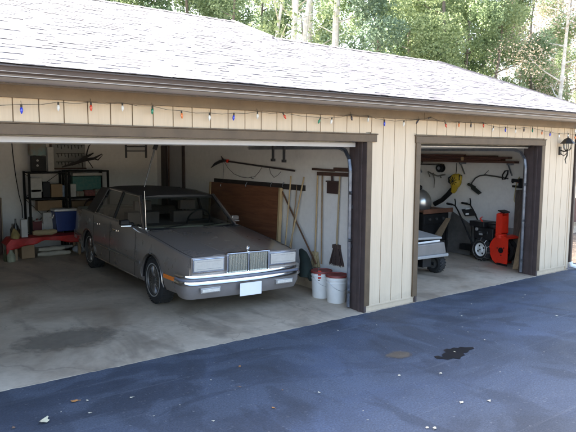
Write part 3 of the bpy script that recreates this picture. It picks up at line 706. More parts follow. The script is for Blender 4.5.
# greenhouse ---------------------------------------------------------
def P(x, t, z): return Vector((x, t, z))
A0, A1 = P(.715, .60, .905), P(.585, 1.06, 1.315)
B0, B1 = P(.760, 1.68, .925), P(.600, 1.66, 1.352)
C0, C1 = P(.765, 2.50, .935), P(.598, 2.30, 1.352)
D0, D1 = P(.735, 3.02, .945), P(.575, 2.72, 1.325)
def mir(p, s): return Vector((p.x*s, p.y, p.z))
rf = MB()
ring = [(1.04, .570, 1.315, .012), (1.12, .588, 1.332, .022), (1.5, .600, 1.350, .030), (2.1, .600, 1.356, .030), (2.6, .590, 1.342, .024), (2.76, .572, 1.315, .012)]
vs = []; nx = 14
for (t, hw, z, crn) in ring:
    for i in range(nx+1):
        u = -1+2*i/nx; ed = .028*(abs(u)**7); vs.append(P(hw*u*1.0, t-(.055*(1-u*u) if t < 1.1 else 0), z+crn*(1-u*u)-ed))
m_ = len(vs)
for (t, hw, z, crn) in ring:
    for i in range(nx+1):
        u = -1+2*i/nx; vs.append(P(hw*u*.97, t-(.055*(1-u*u) if t < 1.1 else 0), z+crn*(1-u*u)-.05))
fs = []
for j in range(len(ring)-1):
    for i in range(nx):
        a = j*(nx+1)+i; fs.append((a, a+1, a+nx+2, a+nx+1)); fs.append((a+m_, a+nx+1+m_, a+nx+2+m_, a+1+m_))
for i in range(nx): 
    fs.append((i, i+m_, i+1+m_, i+1)); a = (len(ring)-1)*(nx+1)+i; fs.append((a, a+1, a+1+m_, a+m_))
for j in range(len(ring)-1):
    a = j*(nx+1); fs.append((a, a+nx+1, a+nx+1+m_, a+m_)); a += nx; fs.append((a, a+m_, a+nx+1+m_, a+nx+1))
rf.add(vs, fs); rf.build('roof', VINYL, CARM, smooth=50)
for s in (-1, 1):
    pl = MB(); plb = MB(); crm = MB()
    a0, a1, b0, b1, c0, c1, d0, d1 = [mir(p, s) for p in (A0, A1, B0, B1, C0, C1, D0, D1)]
    dn = Vector((0, 0, -.03))
    fpl = MB(); fpl.beam(a0+dn, a1, .045, .035, (s, 0, .3)); fpl.build('front_roof_pillar', VINYL, CARM, smooth=0, bevel=.004); crm.beam(a0+Vector((s*.012, -.02, 0)), a1+Vector((s*.012, -.018, .0)), .016, .028, (s, 0, .3))
    plb.beam(b0+dn, b1-Vector((0, 0, .02)), .055, .03, (s, 0, .3))
    # wide rear quarter pillar
    q = [c0+dn, d0+dn, d1, c1-Vector((0, 0, .01))]
    if s < 0: q = q[::-1]
    pl.slab(q, .03) if s > 0 else pl.slab(q, .03)
    pl.build('rear_roof_pillar', VINYL, CARM, smooth=0, bevel=.004); plb.build('door_pillar', BLACK, CARM, smooth=0, bevel=.004)
    crm.beam(c0+dn*.3+Vector((s*.016, 0, 0)), c1+Vector((s*.014, 0, -.02)), .014, .010, (s, 0, .3))
    crm.beam(a0+Vector((s*.016, .02, .006)), c0+Vector((s*.012, 0, .006)), .016, .014, (s, 0, 0)); crm.beam(a1+Vector((s*.012, .02, -.012)), c1+Vector((s*.010, 0, -.016)), .014, .012, (s, 0, 0))
    crm.build('window_trim', mat('window_chrome', (.75, .72, .68), .18, 1.), CARM, smooth=0, bevel=.002)
crm = MB(); w0 = [P(lerp(-.72, .72, i/12), .60-.17*(1-(2*i/12-1)**2), .905-.004) for i in range(13)]; crm.tube(w0, .010, 6)
w1 = [P(lerp(-.585, .585, i/12), 1.05-.055*(1-(2*i/12-1)**2), 1.305+.012*(1-(2*i/12-1)**2)) for i in range(13)]; crm.tube(w1, .009, 6); crm.build('windshield_surround', BLACK, CARM)
gl = MB(); gl.grid(lambda u, v: w0[0].lerp(w0[12], u)*0+(lambda a, b_: a.lerp(b_, v))(P(lerp(-.715, .715, u), .60-.17*(1-(2*u-1)**2), .905), P(lerp(-.58, .58, u), 1.05-.055*(1-(2*u-1)**2), 1.305)), 12, 6)
gl.build('windshield', GLASS, CARM)
for s in (-1, 1):
    for (p0, p1, p2, p3) in ((A0, B0, B1, A1), (B0, C0, C1, B1)):
        q = [mir(p, s)-Vector((s*.008, 0, 0)) for p in (p0, p1, p2, p3)]; gl = MB(); gl.add(q, [(0, 1, 2, 3)]); gl.build('side_window', GLASS, CARM, smooth=0)
gl = MB(); gl.add([P(-.70, 3.0, .95), P(.70, 3.0, .95), P(.56, 2.74, 1.31), P(-.56, 2.74, 1.31)], [(0, 1, 2, 3)]); gl.build('rear_window', GLASS, CARM, smooth=0)
# cabin
mb = MB(); mb.box((-.69, .56, .84), (.69, .98, .885)); mb.box((-.66, .60, .886), (.66, .80, .91)); mb.build('dashboard', mat('dash_pad', (.30, .27, .20), .7, var=.2), CARM, smooth=0, bevel=.015)
for s in (-1, 1):
    mb = MB(); mb.box((s*.12, 1.45, .85), (s*.62, 1.60, 1.03)); mb.box((s*.24, 1.47, 1.06), (s*.50, 1.57, 1.20)); mb.tube([(s*.31, 1.52, 1.0), (s*.31, 1.52, 1.1)], .008, 6); mb.tube([(s*.43, 1.52, 1.0), (s*.43, 1.52, 1.1)], .008, 6); mb.build('front_seat', SEAT, CARM, smooth=0, bevel=.035)
mb = MB(); mb.box((-.62, 2.44, .85), (.62, 2.60, 1.02)); mb.build('rear_seat', SEAT, CARM, smooth=0, bevel=.04)
mb = MB(); mb.tube([(.36+.185*math.cos(a), 1.08-.085*math.sin(a), .93+.165*math.sin(a)) for a in [2*math.pi*i/24 for i in range(24)]], .013, 8, closed=True); mb.beam((.20, 1.08, .93), (.52, 1.08, .93), .05, .025); mb.build('steering_wheel', BLACK, CARM)
mb = MB(); mb.box((-.10, 1.08, 1.235), (.10, 1.10, 1.29)); mb.build('rear_view_mirror', BLACK, CARM, smooth=0, bevel=.01)
# wing mirrors
for s in (-1, 1):
    mb = MB(); mb.prism([(0, 0), (.15, .006), (.145, .075), (.02, .085)], Matrix(((s, 0, 0, s*.80), (0, 0, 1, .84), (0, 1, 0, .92), (0, 0, 0, 1))), .085); mb.box((s*.74, .86, .905), (s*.81, .92, .96))
    mi = mb.build('wing_mirror', BLACK if s < 0 else PAINT, CARM, smooth=0, bevel=.018)
    mb = MB(); mb.box((s*.83, .926, .93), (s*.94, .929, .995)); mb.build('mirror_glass', mat('mirror_silver', (.9, .9, .9), .03, 1.), mi, smooth=0)
    mb = MB(); mb.box((s*.80, .836, .912), (s*.945, .84, .924)); mb.build('mirror_trim', CHROME, mi, smooth=0)
# door handles
for s in (-1, 1):
    for t in (1.42, 2.28):
        mb = MB(); mb.beam((s*.834, t-.08, .79), (s*.834, t+.08, .79), .03, .016, (s, 0, 0)); mb.build('door_handle', CHROME, CARM, smooth=0, bevel=.004)
# wipers
mb = MB()
for x in (-.45, .15): mb.beam((x, .50, .912), (x+.40, .60, .935), .012, .012); mb.beam((x, .50, .912), (x+.2, .53, .93), .016, .012)
mb.build('wiper', BLACK, CARM, smooth=0)
# antenna
mb = MB(); mb.lathe([(.014, 0), (.014, .02), (.006, .035)], 8, T(-.70, .55, .895)); mb.tube([(-.70, .55, .92), (-.705, .56, 1.15), (-.715, .575, 1.42)], [.0045, .0035, .0022], 6); mb.build('antenna', mat('antenna_steel', (.75, .73, .70), .25, .9), CARM)
# rear end
mb = MB(); mb.box((-.77, 3.63, .36), (.77, 3.74, .52)); mb.build('rear_bumper', BPAINT, CARM, smooth=0, bevel=.02)
for s in (-1, 1): mb = MB(); mb.box((s*.40, 3.605, .60), (s*.74, 3.635, .80)); mb.build('tail_light', mat('tail_red', (.4, .02, .02), .2), CARM, smooth=0, bevel=.006)
# wheels
TY = MB(); TY.lathe([(.19, -.095), (.235, -.100), (.280, -.094), (.302, -.075), (.308, -.04), (.308, .04), (.302, .075), (.280, .094), (.235, .100), (.19, .095)], 40, cap=False)
def wheel(x, t, s):
    Mx = T(x, t, .305) @ RY(s*math.pi/2)
    a = MB(); a.v = [Mx @ p for p in TY.v]; a.f = list(TY.f); a.m = list(TY.m)
    for k in range(40):
        an = 2*math.pi*k/40
        for zz in (-.055, .055): a.beam(Mx @ Vector((.306*math.cos(an), .306*math.sin(an), zz-.028)), Mx @ Vector((.306*math.cos(an+.05), .306*math.sin(an+.05), zz+.028)), .022, .012, Mx.to_3x3() @ Vector((math.cos(an), math.sin(an), 0)))
    wh = a.build('wheel', RUBBER, CARM, smooth=50)
    r_ = MB(); r_.lathe([(.195, .080), (.200, .092), (.192, .096), (.178, .080), (.165, .062), (.06, .062), (.058, .085), (.045, .095), (.002, .098)], 40, Mx)
    r_.lathe([(.196, -.09), (.196, .085)], 32, Mx, cap=False)
    r_.build('rim', mat('hubcap_metal', (.16, .155, .15), .38, .9, var=.1), wh, smooth=40)
    sp = MB()
    for k in range(36):   # wire spoke cover
        an = 2*math.pi*k/36; d_ = .12 if k % 2 else -.12
        sp.tube([Mx @ Vector((.055*math.cos(an+d_), .055*math.sin(an+d_), .088)), Mx @ Vector((.178*math.cos(an), .178*math.sin(an), .080))], .0028, 4)
    sp.build('spokes', CHROME, wh)
    wl = MB(); wl.lathe([(.205, .0985), (.219, .1005), (.2195, .0985)], 40, Mx, cap=False); wl.build('tyre_stripe', mat('whitewall', (.30, .29, .27), .7, var=.2), wh)
for t in (.06, 2.71):
    for s in (-1, 1): wheel(s*.705, t, s)

# ------------------------------------------------------------------ right wall of the large bay
WX = 6.398
def wp_(px, py, x=6.36): return at(px, py, x=x)
# red brown table top leaning on the wall
o = thing('wood_panel', 'reddish brown wooden board leaning on the wall beside the car', 'board', (6.33, 3.4, .05))
mb = MB(); mb.slab([(6.30, 4.44, .06), (6.30, 2.28, .06), (6.365, 2.28, 1.45), (6.365, 4.44, 1.45)], .022)
m, nt, b = node_mat('varnished_ply', .4); v1 = mapped(nt, (1, .5, 6)); n1 = noise(nt, v1, 3, 6, .6, 1)
nt.links.new(ramp(nt, n1, [(.3, (.14, .052, .028)), (.7, (.25, .11, .058))]), b.inputs['Base Color'])
mb.build('panel', m, o, smooth=0)
mb = MB(); mb.beam((6.29, 4.48, .06), (6.36, 4.48, 1.45), .05, .05, (0, 1, 0)); mb.build('edge_strip', PALEWOOD, o, smooth=0, bevel=.003); mb = MB(); mb.beam((6.29, 2.24, .06), (6.36, 2.24, 1.45), .055, .05, (0, 1, 0)); mb.build('edge_strip', PALEWOOD, o, smooth=0, bevel=.003)
mb = MB(); mb.box((6.34, 2.55, .95), (6.352-.02, 2.60, 1.08)); mb.build('door_pull', PALEWOOD, o, smooth=0)
mb = MB(); mb.beam(wp_(214.5, 180.5, 6.385), wp_(305, 188.2, 6.385), .022, .085); rl = mb.build('tool_rail', mat('rail_black', (.035, .028, .026), .6, var=.3), None, smooth=0, base=True); tag(rl, 'long dark wooden rail fixed on the wall above the brown board', 'rail')
for i, px in enumerate((222, 247, 272, 284)):
    p = wp_(px, 184, 6.365); h_ = MB(); h_.tube([p+Vector((0, 0, .03)), p+Vector((-.02, 0, 0)), p+Vector((-.035, 0, -.03)), p+Vector((-.02, 0, -.045))], .006, 6)
    o = h_.build('wall_hook', STEEL, None, base=True); tag(o, ('metal hook at the far end of the dark rail', 'metal hook above the middle of the brown board', 'metal hook near the pale right edge of the brown board', 'metal hook directly above the pale right edge strip')[i], 'hook', 'hooks along the dark rail')
# long pole pruner with hooked blade and cord
o = thing('pole_pruner', 'long dark pruning pole with a curved blade and loose cord hung on the wall', 'pruner', wp_(250, 165))
mb = MB(); mb.tube([wp_(222, 160.5), wp_(258, 165.7), wp_(294.5, 170.8)], .014, 8); mb.build('pole', mat('pole_brown', (.045, .03, .028), .5, var=.3), o)
mb = MB(); bl = [wp_(226, 160.5), wp_(220, 161.5), wp_(215, 164), wp_(210.8, 168)]; mb.tube(bl, [.022, .030, .026, .004], 6); mb.tube([wp_(228, 162), wp_(223, 159.5), wp_(221, 156)], [.02, .02, .007], 6); mb.build('blade', mat('blade_dark', (.09, .08, .085), .35, .7, var=.3), o)
mb = MB(); mb.box(wp_(226, 159.5, 6.33), wp_(229, 162.5, 6.37)); mb.build('clamp', RED, o, smooth=0)
mb = MB(); mb.tube([wp_(*q, 6.345) for q in ((224.5, 162), (228, 168), (234, 174), (241, 177), (248, 178), (255, 176.5), (259, 172), (262, 167), (265, 166.5))], .004, 5)
mb.tube([wp_(*q, 6.345) for q in ((269.5, 168), (270.5, 173), (274, 177.5), (278, 175), (281, 171.5))], .004, 5); mb.tube([wp_(*q, 6.345) for q in ((223, 162), (223.5, 170), (223, 180))], .0035, 5)
mb.tube([wp_(*q, 6.345) for q in ((251, 176.5), (252, 178.8), (254, 178))], .004, 5); mb.build('cord', mat('cord_grey', (.13, .11, .11), .8), o)
# hanger rods of the door hardware
for i, (px, py) in enumerate(((273, 160), (284, 161))):
    p = at(px, py, x=5.9); mb = MB(); mb.box(p-Vector((.014, .014, .0)), Vector((p.x+.014, p.y+.014, 2.498))); mb.box(p-Vector((.022, .03, .02)), p+Vector((.022, .03, .02)))
    o = mb.build('hanger_rod', mat('rod_dark', (.08, .08, .085), .4, .6), None, smooth=0, base=True); tag(o, ('left' if i == 0 else 'right')+'hand one of two dark metal rods hanging from the garage ceiling', 'hanger rod', 'metal rods hanging from the ceiling')
    o['label'] = 'dark metal rod hanging from the ceiling, the one farther from the pier' if i == 0 else 'dark metal rod hanging from the ceiling, the one nearer the pier'
# poles leaning on the wall
def stick(name, label, cat, a, b_, r, mt, group=None):
    mb = MB(); a, b_ = Vector(a), Vector(b_); mb.tube([a, a.lerp(b_, .5), b_], r, 8); o = mb.build(name, mt, None, base=True); return tag(o, label, cat, group)
def foot_on(p, px, y, x): return Vector((x, y, max(.02, floor_z(y))))
a = wp_(291, 176, 6.38); stick('long_pole', 'upright pale wooden pole nearest the brown board', 'pole', (6.24, a.y+.02, floor_z(a.y)), a, .012, PALEWOOD)
a = wp_(304, 177, 6.38); stick('long_pole', 'pale wooden pole leaning left between the board and the brooms', 'pole', (6.22, a.y+.30, floor_z(a.y+.3)), a, .012, PALEWOOD)
a = wp_(297, 185, 6.38); stick('long_pole', 'thin tan pole standing between two pale poles by the board', 'pole', (6.24, a.y+.02, floor_z(a.y)), a, .008, TANWOOD)
a, c_ = wp_(281, 189, 6.375), wp_(316, 264, 6.30); stick('rake_handle', 'brown pole leaning diagonally across the white wall', 'pole', c_, a, .013, mat('handle_brown', (.13, .065, .035), .5, var=.2))
# racks for brooms
RK = DARKWOOD
def bar(label, p, q, h, d_=.05):
    mb = MB(); mb.beam(p, q, d_, h); o = mb.build('rack_bar', RK, None, smooth=0, base=True, bevel=.004); tag(o, label, 'rack bar', 'wooden rack bars above the brooms'); return o
bar('upper left dark bar of the broom rack', wp_(313, 169.0, 6.372), wp_(334, 170.6, 6.372), .03)
bar('long middle dark bar of the broom rack', wp_(318, 173.6, 6.372), wp_(350.5, 175.0, 6.372), .05)
bar('upper right thick dark bar of the broom rack', wp_(334.5, 169.2, 6.372), wp_(352, 170.2, 6.372), .05)
def broom(name, label, top, bot, br_top, br_bot, w0_, w1_, hm, bm_):
    o = thing(name, label, 'broom', bot)
    mb = MB(); mb.tube([top, br_top], .012, 8); mb.build('handle', hm, o)
    mb = MB(); rnd = random.Random(3); d_ = (br_bot-br_top); n_ = 90
    for i in range(n_):
        u = rnd.uniform(-1, 1); v_ = rnd.uniform(-.5, .5); a = br_top+Vector((v_*.05, u*w0_/2, 0)); c_ = br_bot+Vector((v_*.09, u*w1_/2, rnd.uniform(0, .04))); mb.beam(a, c_, .007, .005)
    mb.slab([br_top+Vector((0, w0_/2, 0)), br_top+Vector((0, -w0_/2, 0)), br_bot+Vector((0, -w1_/2*.94, .02)), br_bot+Vector((0, w1_/2*.94, .02))], .03)
    mb.build('bristles', bm_, o, smooth=0)
    mb = MB(); mb.box(br_top+Vector((-.035, -w0_/2-.01, -.02)), br_top+Vector((.03, w0_/2+.01, .035))); mb.build('ferrule', bm_, o, smooth=0, bevel=.008)
    return o
a, b1_, b2_ = wp_(317.7, 173), wp_(315, 254), wp_(315, 267.5)
broom('broom', 'corn broom with pale handle and straw bristles hung on the wall', a, b2_, b1_, b2_, .08, .17, PALEWOOD, mat('straw', (.45, .36, .20), .8, var=.25, vscale=30))
a = wp_(322.3, 174, 6.375); stick('long_pole', 'tan pole between the straw broom and the dustpan', 'pole', wp_(321.3, 264, 6.34), a, .011, TANWOOD)
a, b1_, b2_ = wp_(340, 173), wp_(336.5, 247), wp_(336.2, 266)
broom('broom', 'broom with dark brown flared bristles hanging above the white buckets', a, b2_, b1_, b2_, .10, .27, mat('handle_pale', (.42, .33, .20), .55, var=.15), mat('brown_bristle', (.075, .05, .045), .8, var=.3, vscale=30))
o = thing('dustpan', 'dark brown dustpan hanging from the broom rack', 'dustpan', wp_(332, 193))
mb = MB(); q = [wp_(326.8, 181.2, 6.35), wp_(338.2, 182, 6.35), wp_(337.4, 194.2, 6.37), wp_(326.5, 193.2, 6.37)]; mb.slab(q, .012); mb.beam(q[0], q[1], .05, .02); mb.build('pan', mat('dustpan_brown', (.06, .035, .032), .45), o, smooth=0, bevel=.004)
mb = MB(); mb.tube([wp_(332, 176, 6.355), wp_(332.2, 182, 6.35)], .018, 8); mb.build('handle', MATS['dustpan_brown'], o)
# buckets
def bucket(name, label, c_, r, h, lab):
    o = thing(name, label, 'bucket', c_)
    z = c_[2]; Mx = T(*c_)
    mb = MB(); mb.lathe([(r*.86, .0), (r*.88, .004), (r*.97, h*.70), (r*1.02, h*.705), (r*1.02, h*.735), (r*.975, h*.74), (r*1.0, h*.82), (r*1.045, h*.825), (r*1.045, h*.86), (r*.99, h*.865), (r, h*.94)], 32, Mx); mb.build('pail', WHITE, o)
    mb = MB(); mb.lathe([(r*1.06, h*.925), (r*1.07, h*.93), (r*1.07, h*.985), (r*1.05, h), (r*.97, h), (r*.95, h*.975), (.01, h*.975)], 32, Mx); mb.build('lid', MREDL, o)
    mb = MB(); cc = Vector(c_); mb.tube([cc+Vector((-r*1.0*math.cos(a)*1.02, -r*1.04*math.sin(a)*.55-r*.35*math.sin(a), h*.80-math.sin(a)*.13)) for a in [math.pi*k/14 for k in range(15)]], .003, 6); mb.build('wire_handle', STEEL, o)
    if lab:
        mb = MB(); pts = []
        for (a0, a1, z0, z1_, mi) in ((-2.62, -2.30, .30, .42, 0), (-2.62, -2.42, .27, .30, 1), (-2.60, -2.50, .43, .47, 1)):
            for k in range(4):
                aa, bb = lerp(a0, a1, k/4), lerp(a0, a1, (k+1)/4); mb.mi = mi
                f = lambda a_, z_: cc+Vector((math.cos(a_), math.sin(a_), 0))*(r*lerp(.88, .97, z_/h/.7)+.002)+Vector((0, 0, z_))
                mb.add([f(aa, z0*h/.4), f(bb, z0*h/.4), f(bb, z1_*h/.4), f(aa, z1_*h/.4)], [(0, 1, 2, 3)])
        mb.v = [Vector(p) for p in mb.v]; mb.build('label', [mat('label_red', (.5, .04, .03), .5), mat('label_dark', (.08, .05, .05), .5)], o)
    return o
c1 = at(323.5, 299, z=.014); c2 = at(340.5, 304, z=.010)
bucket('bucket', 'white bucket with red brown lid and small red label, the one nearer the car', (c1.x+.06, c1.y+.12, .014), .142, .375, True)
bucket('bucket', 'plain white bucket with red brown lid beside the door jamb', (c2.x+.04, c2.y+.13, .010), .142, .375, False)
# folded dark green bag standing behind the bumper
o = thing('golf_bag', 'slumped dark green cloth bag standing behind the right end of the bumper', 'bag', (6.0, 1.80, .03))
mb = MB(); pth = [wp_(306, 276, 6.0), wp_(306, 268, 6.0), wp_(305, 260, 6.02), wp_(303, 254, 6.05), wp_(301, 250, 6.08)]; mb.tube(pth, [.10, .095, .075, .06, .03], 12); mb.build('bag', mat('dark_green_cloth', (.012, .022, .018), .85, var=.3, bump=.3), o)
mb = MB(); mb.tube([wp_(312, 279, 6.0), wp_(309, 272, 6.02), wp_(306, 262, 6.05)], [.05, .06, .03], 10); mb.build('pocket', MATS['dark_green_cloth'], o)
# things in the back right corner
stick('spare_post', 'cream painted post standing by the dark door casing at the back of the bay', 'post', (6.30, 6.12, .09), (6.34, 6.18, 2.3), .012, WHITE)
mb = MB(); p0, p1 = at(170.3, 150, y=6.7), at(175.5, 150, y=6.7); mb.box((p0.x, 6.68, .1), (p1.x, 6.72, 2.48)); o = mb.build('leaning_board', mat('cream_board', (.40, .36, .28), .6, var=.1), None, smooth=0, base=True); tag(o, 'tall cream board standing in the back corner of the large bay', 'board')
mb = MB(); p0, p1 = at(163.0, 150, y=6.75), at(169.3, 150, y=6.75); mb.box((p0.x, 6.73, .1), (p1.x, 6.80, 2.48)); o = mb.build('leaning_board', DARK, None, smooth=0, base=True); tag(o, 'tall dark brown board beside the cream board in the back corner', 'board')
bpy.data.objects.remove(bpy.data.objects['spare_post'])
for px, tp, lab in ((177.3, 141, 'thick dark pole right against the cream board in the back corner'), (181.8, 143, 'thin dark pole in the back corner, middle of three'), (184.8, 152, 'short dark pole in the back corner, farthest from the cream board')):
    a = at(px, tp, y=6.3); a.x = min(a.x, 6.36); stick('dark_pole', lab, 'pole', (a.x-.02, 6.3, .1), (a.x, 6.3, min(a.z, 2.45)), .02 if px < 178 else .014, DARKWOOD, 'dark poles in the back corner')
# release cord with handle, hanging from the raised door
o = thing('release_cord', 'grey strap with black handle hanging from the raised door above the car', 'cord', (4.2, 2.0, 1.5))
mb = MB(); a, c_ = at(157.5, 141, y=2.0), at(144.2, 187, y=2.0); k_ = at(154.5, 149.5, y=2.0); mb.tube([a, k_], .030, 8); mb.build('handle', BLACK, o)
mb = MB(); mb.tube([k_, at(149.5, 168, y=2.0), c_], [.013, .012, .007], 6); mb.build('strap', mat('strap_grey', (.10, .10, .10), .7), o)
# hanging rack near the back
o = thing('ceiling_rack', 'small dark ladder shaped rack hanging near the back wall', 'rack', at(136, 150, y=6.3))
mb = MB()
for px in (126.2, 146.2): p = at(px, 158, y=6.3); mb.box(p-Vector((.018, .012, 0)), Vector((p.x+.018, p.y+.012, 2.498)))
for py in (146.5, 151.0): mb.tube([at(126.2, py, y=6.3), at(146.2, py, y=6.3)], .012, 6)
mb.build('rack_frame', mat('rack_dark', (.05, .05, .055), .5, var=.3), o, smooth=0)

# ------------------------------------------------------------------ shelves at the back wall
SY = 6.45; BK = mat('shelf_black', (.009, .009, .009), .6, var=.3, spec=.15)
def s_(px, py, y=SY): return at(px, py, y=y)
def shelf_unit(label, pxl, pxr, ztop, levels, fz):
    xl, xr = s_(pxl, 200).x, s_(pxr, 200).x; y0, y1 = SY-.16, SY+.28
    o = thing('shelf_unit', label, 'shelf unit', ((xl+xr)/2, (y0+y1)/2, fz), group='black shelf units at the back wall')
    for x in (xl+.02, xr-.02):
        for y in (y0+.02, y1-.02):
            mb = MB(); mb.box((x-.02, y-.02, fz), (x+.02, y+.02, ztop)); mb.build('post', BK, o, smooth=0, bevel=.004)
    for z in levels: mb = MB(); mb.box((xl+.0405, y0, z-.03), (xr-.0405, y1, z)); mb.build('shelf', BK, o, smooth=0, bevel=.004)
    mb = MB()
    for (za, zb) in zip(levels[:-1], levels[1:]): mb.tube([(xl+.03, y1-.01, za), (xr-.03, y1-.01, zb-.04)], .006, 5); mb.tube([(xr-.03, y1-.005, za), (xl+.03, y1-.005, zb-.04)], .006, 5)
    mb.build('cross_brace', BK, o)
    return xl, xr
zt_ = s_(50, 172, SY-.16).z; zm = s_(50, 198, SY-.16).z; zl = s_(50, 230, SY-.16).z
shelf_unit('tall black shelf unit at the back wall, holding the cartons and jugs', 27, 65.5, zt_+.01, (.42, zm, zt_), .1)
shelf_unit('black shelf unit at the back wall, holding the teal box', 66.5, 107, zt_+.02, (.42, zm, zt_+.02), .1)
def item(name, label, cat, px0, px1, py0, py1, mt, y=SY-.02, d_=.22, bev=.006, group=None, zsup=None):
    a, c_ = at(px0, py1, y=y), at(px1, py0, y=y); z0 = a.z if zsup is None else zsup
    mb = MB(); mb.box((a.x, y, z0), (c_.x, y+d_, c_.z)); o = mb.build(name, mt, None, smooth=0, bevel=bev, base=True); return tag(o, label, cat, group)
TEAL = mat('teal_print', (.03, .16, .15), .5, var=.3, vscale=20, col2=(.10, .22, .18))
def carton(name, label, cat, *a, stripe=None, smat=None, **k):
    o = item(name, label, cat, *a, **k)
    return o
PW = mat('paper_white', (.50, .49, .46), .7, var=.1, vscale=9); GRN = mat('faded_print', (.22, .12, .10), .7, var=.5, vscale=15, col2=(.3, .36, .26))
item('carton', 'white printed carton on the upper shelf, on top of the other one', 'carton', 31, 42, 178, 189, PW, zsup=zm+.11); item('carton', 'lower plain white carton on the upper shelf of the tall unit', 'carton', 31, 41.5, 189.3, 197.6, PW, zsup=zm+.001)
item('tin', 'dark tin between the white cartons and the brown carton', 'tin', 43.5, 50, 182, 197.6, BLACK, zsup=zm+.001); item('carton', 'brown cardboard carton on the upper shelf beside the blue jar', 'carton', 51.5, 62.5, 184, 197.6, CARD, zsup=zm+.001)
p = s_(65, 197); mb = MB(); mb.lathe([(.045, 0), (.05, .01), (.05, .17), (.035, .19), (.035, .22)], 16, T(p.x-.02, SY+.02, zm+.001)); o = mb.build('jar', mat('blue_white_label', (.25, .33, .45), .4, var=.4, vscale=18), None, base=True); tag(o, 'pale blue jar standing between the two shelf units', 'jar')
item('long_box', 'long white and teal box behind the rail of the right shelf unit', 'box', 73, 101, 176, 189, TEAL, y=SY+.05, zsup=zm+.09)
item('long_box', 'pale strip of card lying on the teal box', 'box', 73, 102, 172.8, 176, PW, y=SY+.04, d_=.12)
for i, (a_, b_, c_, mm, lab) in enumerate(((69, 76, 184, PW, 'small white packet left of the teal box'), (77, 84, 191, GRN, 'faded reddish packet under the teal box'), (85, 95, 190, mat('rose_card', (.25, .09, .08), .7, var=.4, vscale=14), 'rose coloured packet under the teal box, nearer the car'), (95.5, 103, 189, GRN, 'patterned packet at the car end of the right shelf'))):
    item('packet', lab, 'packet', a_, b_, c_, 197.4, mm, zsup=zm+.001, y=SY-.1, d_=.12)
item('carton', 'wide brown carton behind the cross braces of the tall unit', 'carton', 38, 62, 200, 211, CARD, y=SY+.06, zsup=None, d_=.2)
item('carton', 'brown carton behind the cross braces of the right unit', 'carton', 72, 95, 200, 216, CARD, y=SY+.06, d_=.2); 
o = item('carton', 'dark red carton low on the right shelf unit behind the car', 'carton', 80, 99, 217, 236, mat('dark_red_card', (.10, .03, .028), .8, var=.3), y=SY-.05, d_=.25, zsup=.421)
item('carton', 'small pale carton on top of the tall black shelf unit', 'carton', 56, 62, 180.5, 183.8, PW, zsup=zm+.19, d_=.12) if False else None
item('tin', 'small dark tin on the lower shelf left of the white jug', 'tin', 29.5, 32.5, 217, 231, mat('olive_tin', (.07, .06, .03), .5), y=SY-.1, d_=.08, zsup=.421)
item('packet', 'dark packet on the lower shelf behind the cooler', 'packet', 54, 62, 212, 228, mat('dark_packet', (.09, .05, .04), .7, var=.4, vscale=14), y=SY+.02, d_=.12, zsup=.421)
o = thing('hose_coil', 'dark coiled hose hanging behind the rear of the car at the right shelf', 'hose', at(92, 206, y=SY-.19)); mb = MB()
for k in range(4):
    c_ = at(92, 206, y=SY-.19+.012*k); mb.tube([c_+Vector((.14*math.cos(a)*(1+.03*k), .006*math.sin(3*a), .15*math.sin(a)-.01*k)) for a in [2*math.pi*i/22 for i in range(22)]], .009, 6, closed=True)
mb.build('coil', mat('hose_dark', (.06, .03, .025), .5, var=.3), o)
# white jugs
def jug(label, px, y, wdt, z0, h, redbase):
    p = at(px, 215, y=y); o = thing('jug', label, 'jug', (p.x, y, z0))
    mb = MB(); x = p.x; mb.prism([(-wdt/2, 0), (wdt/2, 0), (wdt/2, h*.62), (wdt*.22, h*.86), (-wdt*.22, h*.86), (-wdt/2, h*.62)], Matrix(((1, 0, 0, x), (0, 0, 1, y), (0, 1, 0, z0), (0, 0, 0, 1))), .10); mb.build('bottle', PW, o, smooth=0, bevel=.012)
    mb = MB(); mb.lathe([(.022, 0), (.022, .03)], 12, T(x, y+.05, z0+h*.87)); mb.build('cap', MREDL, o)
    mb = MB(); mb.box((x-wdt*.36, y-.003, z0+h*.12), (x+wdt*.36, y-.0005, z0+h*.36)); mb.mi = 1; mb.ball((x, y-.001, z0+h*.5), wdt*.12, 8, (1, .1, 1)); mb.build('label', [MATS['rose_card'] if redbase else mat('grey_print', (.22, .23, .22), .6, var=.4, vscale=40), BLACK], o, smooth=0)
jug('white jug with dark red label on the lower shelf', 37.5, SY-.10, .20, .45, .30, True)
item('carton', 'white box with grey print between the jug and the blue cooler', 'carton', 43.5, 52.5, 212.5, 224, PW, y=SY-.1, d_=.1, zsup=.421)
item('stand_block', 'dark red box supporting the white jug', 'box', 33, 42, 221, 231, mat('maroon', (.12, .02, .02), .6), y=SY-.105, d_=.15, zsup=.421)
# cooler
o = thing('cooler', 'dark blue picnic cooler with white lid standing by the shelves', 'cooler', (s_(66, 230).x, SY-.35, .43))
xl, xr = at(55, 215, y=6.1).x, at(78, 215, y=6.1).x; z0 = .50; z1_ = at(66, 209, y=6.1).z
mb = MB(); mb.prism([(xl+.03, z0), (xr-.03, z0), (xr, z1_-.045), (xl, z1_-.045)], Matrix(((1, 0, 0, 0), (0, 0, 1, 6.1), (0, 1, 0, 0), (0, 0, 0, 1))), .30); mb.build('box', mat('cooler_blue', (.02, .05, .20), .4, var=.1), o, smooth=0, bevel=.02)
mb = MB(); mb.box((xl-.008, 6.092, z1_-.044), (xr+.008, 6.41, z1_)); mb.build('lid', WHITE, o, smooth=0, bevel=.012)
mb = MB(); mb.tube([(xl-.012, 6.15, z1_-.10), (xl-.03, 6.15, z1_-.16), (xl-.03, 6.35, z1_-.16), (xl-.012, 6.35, z1_-.10)], .010, 6); mb.build('handle', WHITE, o)
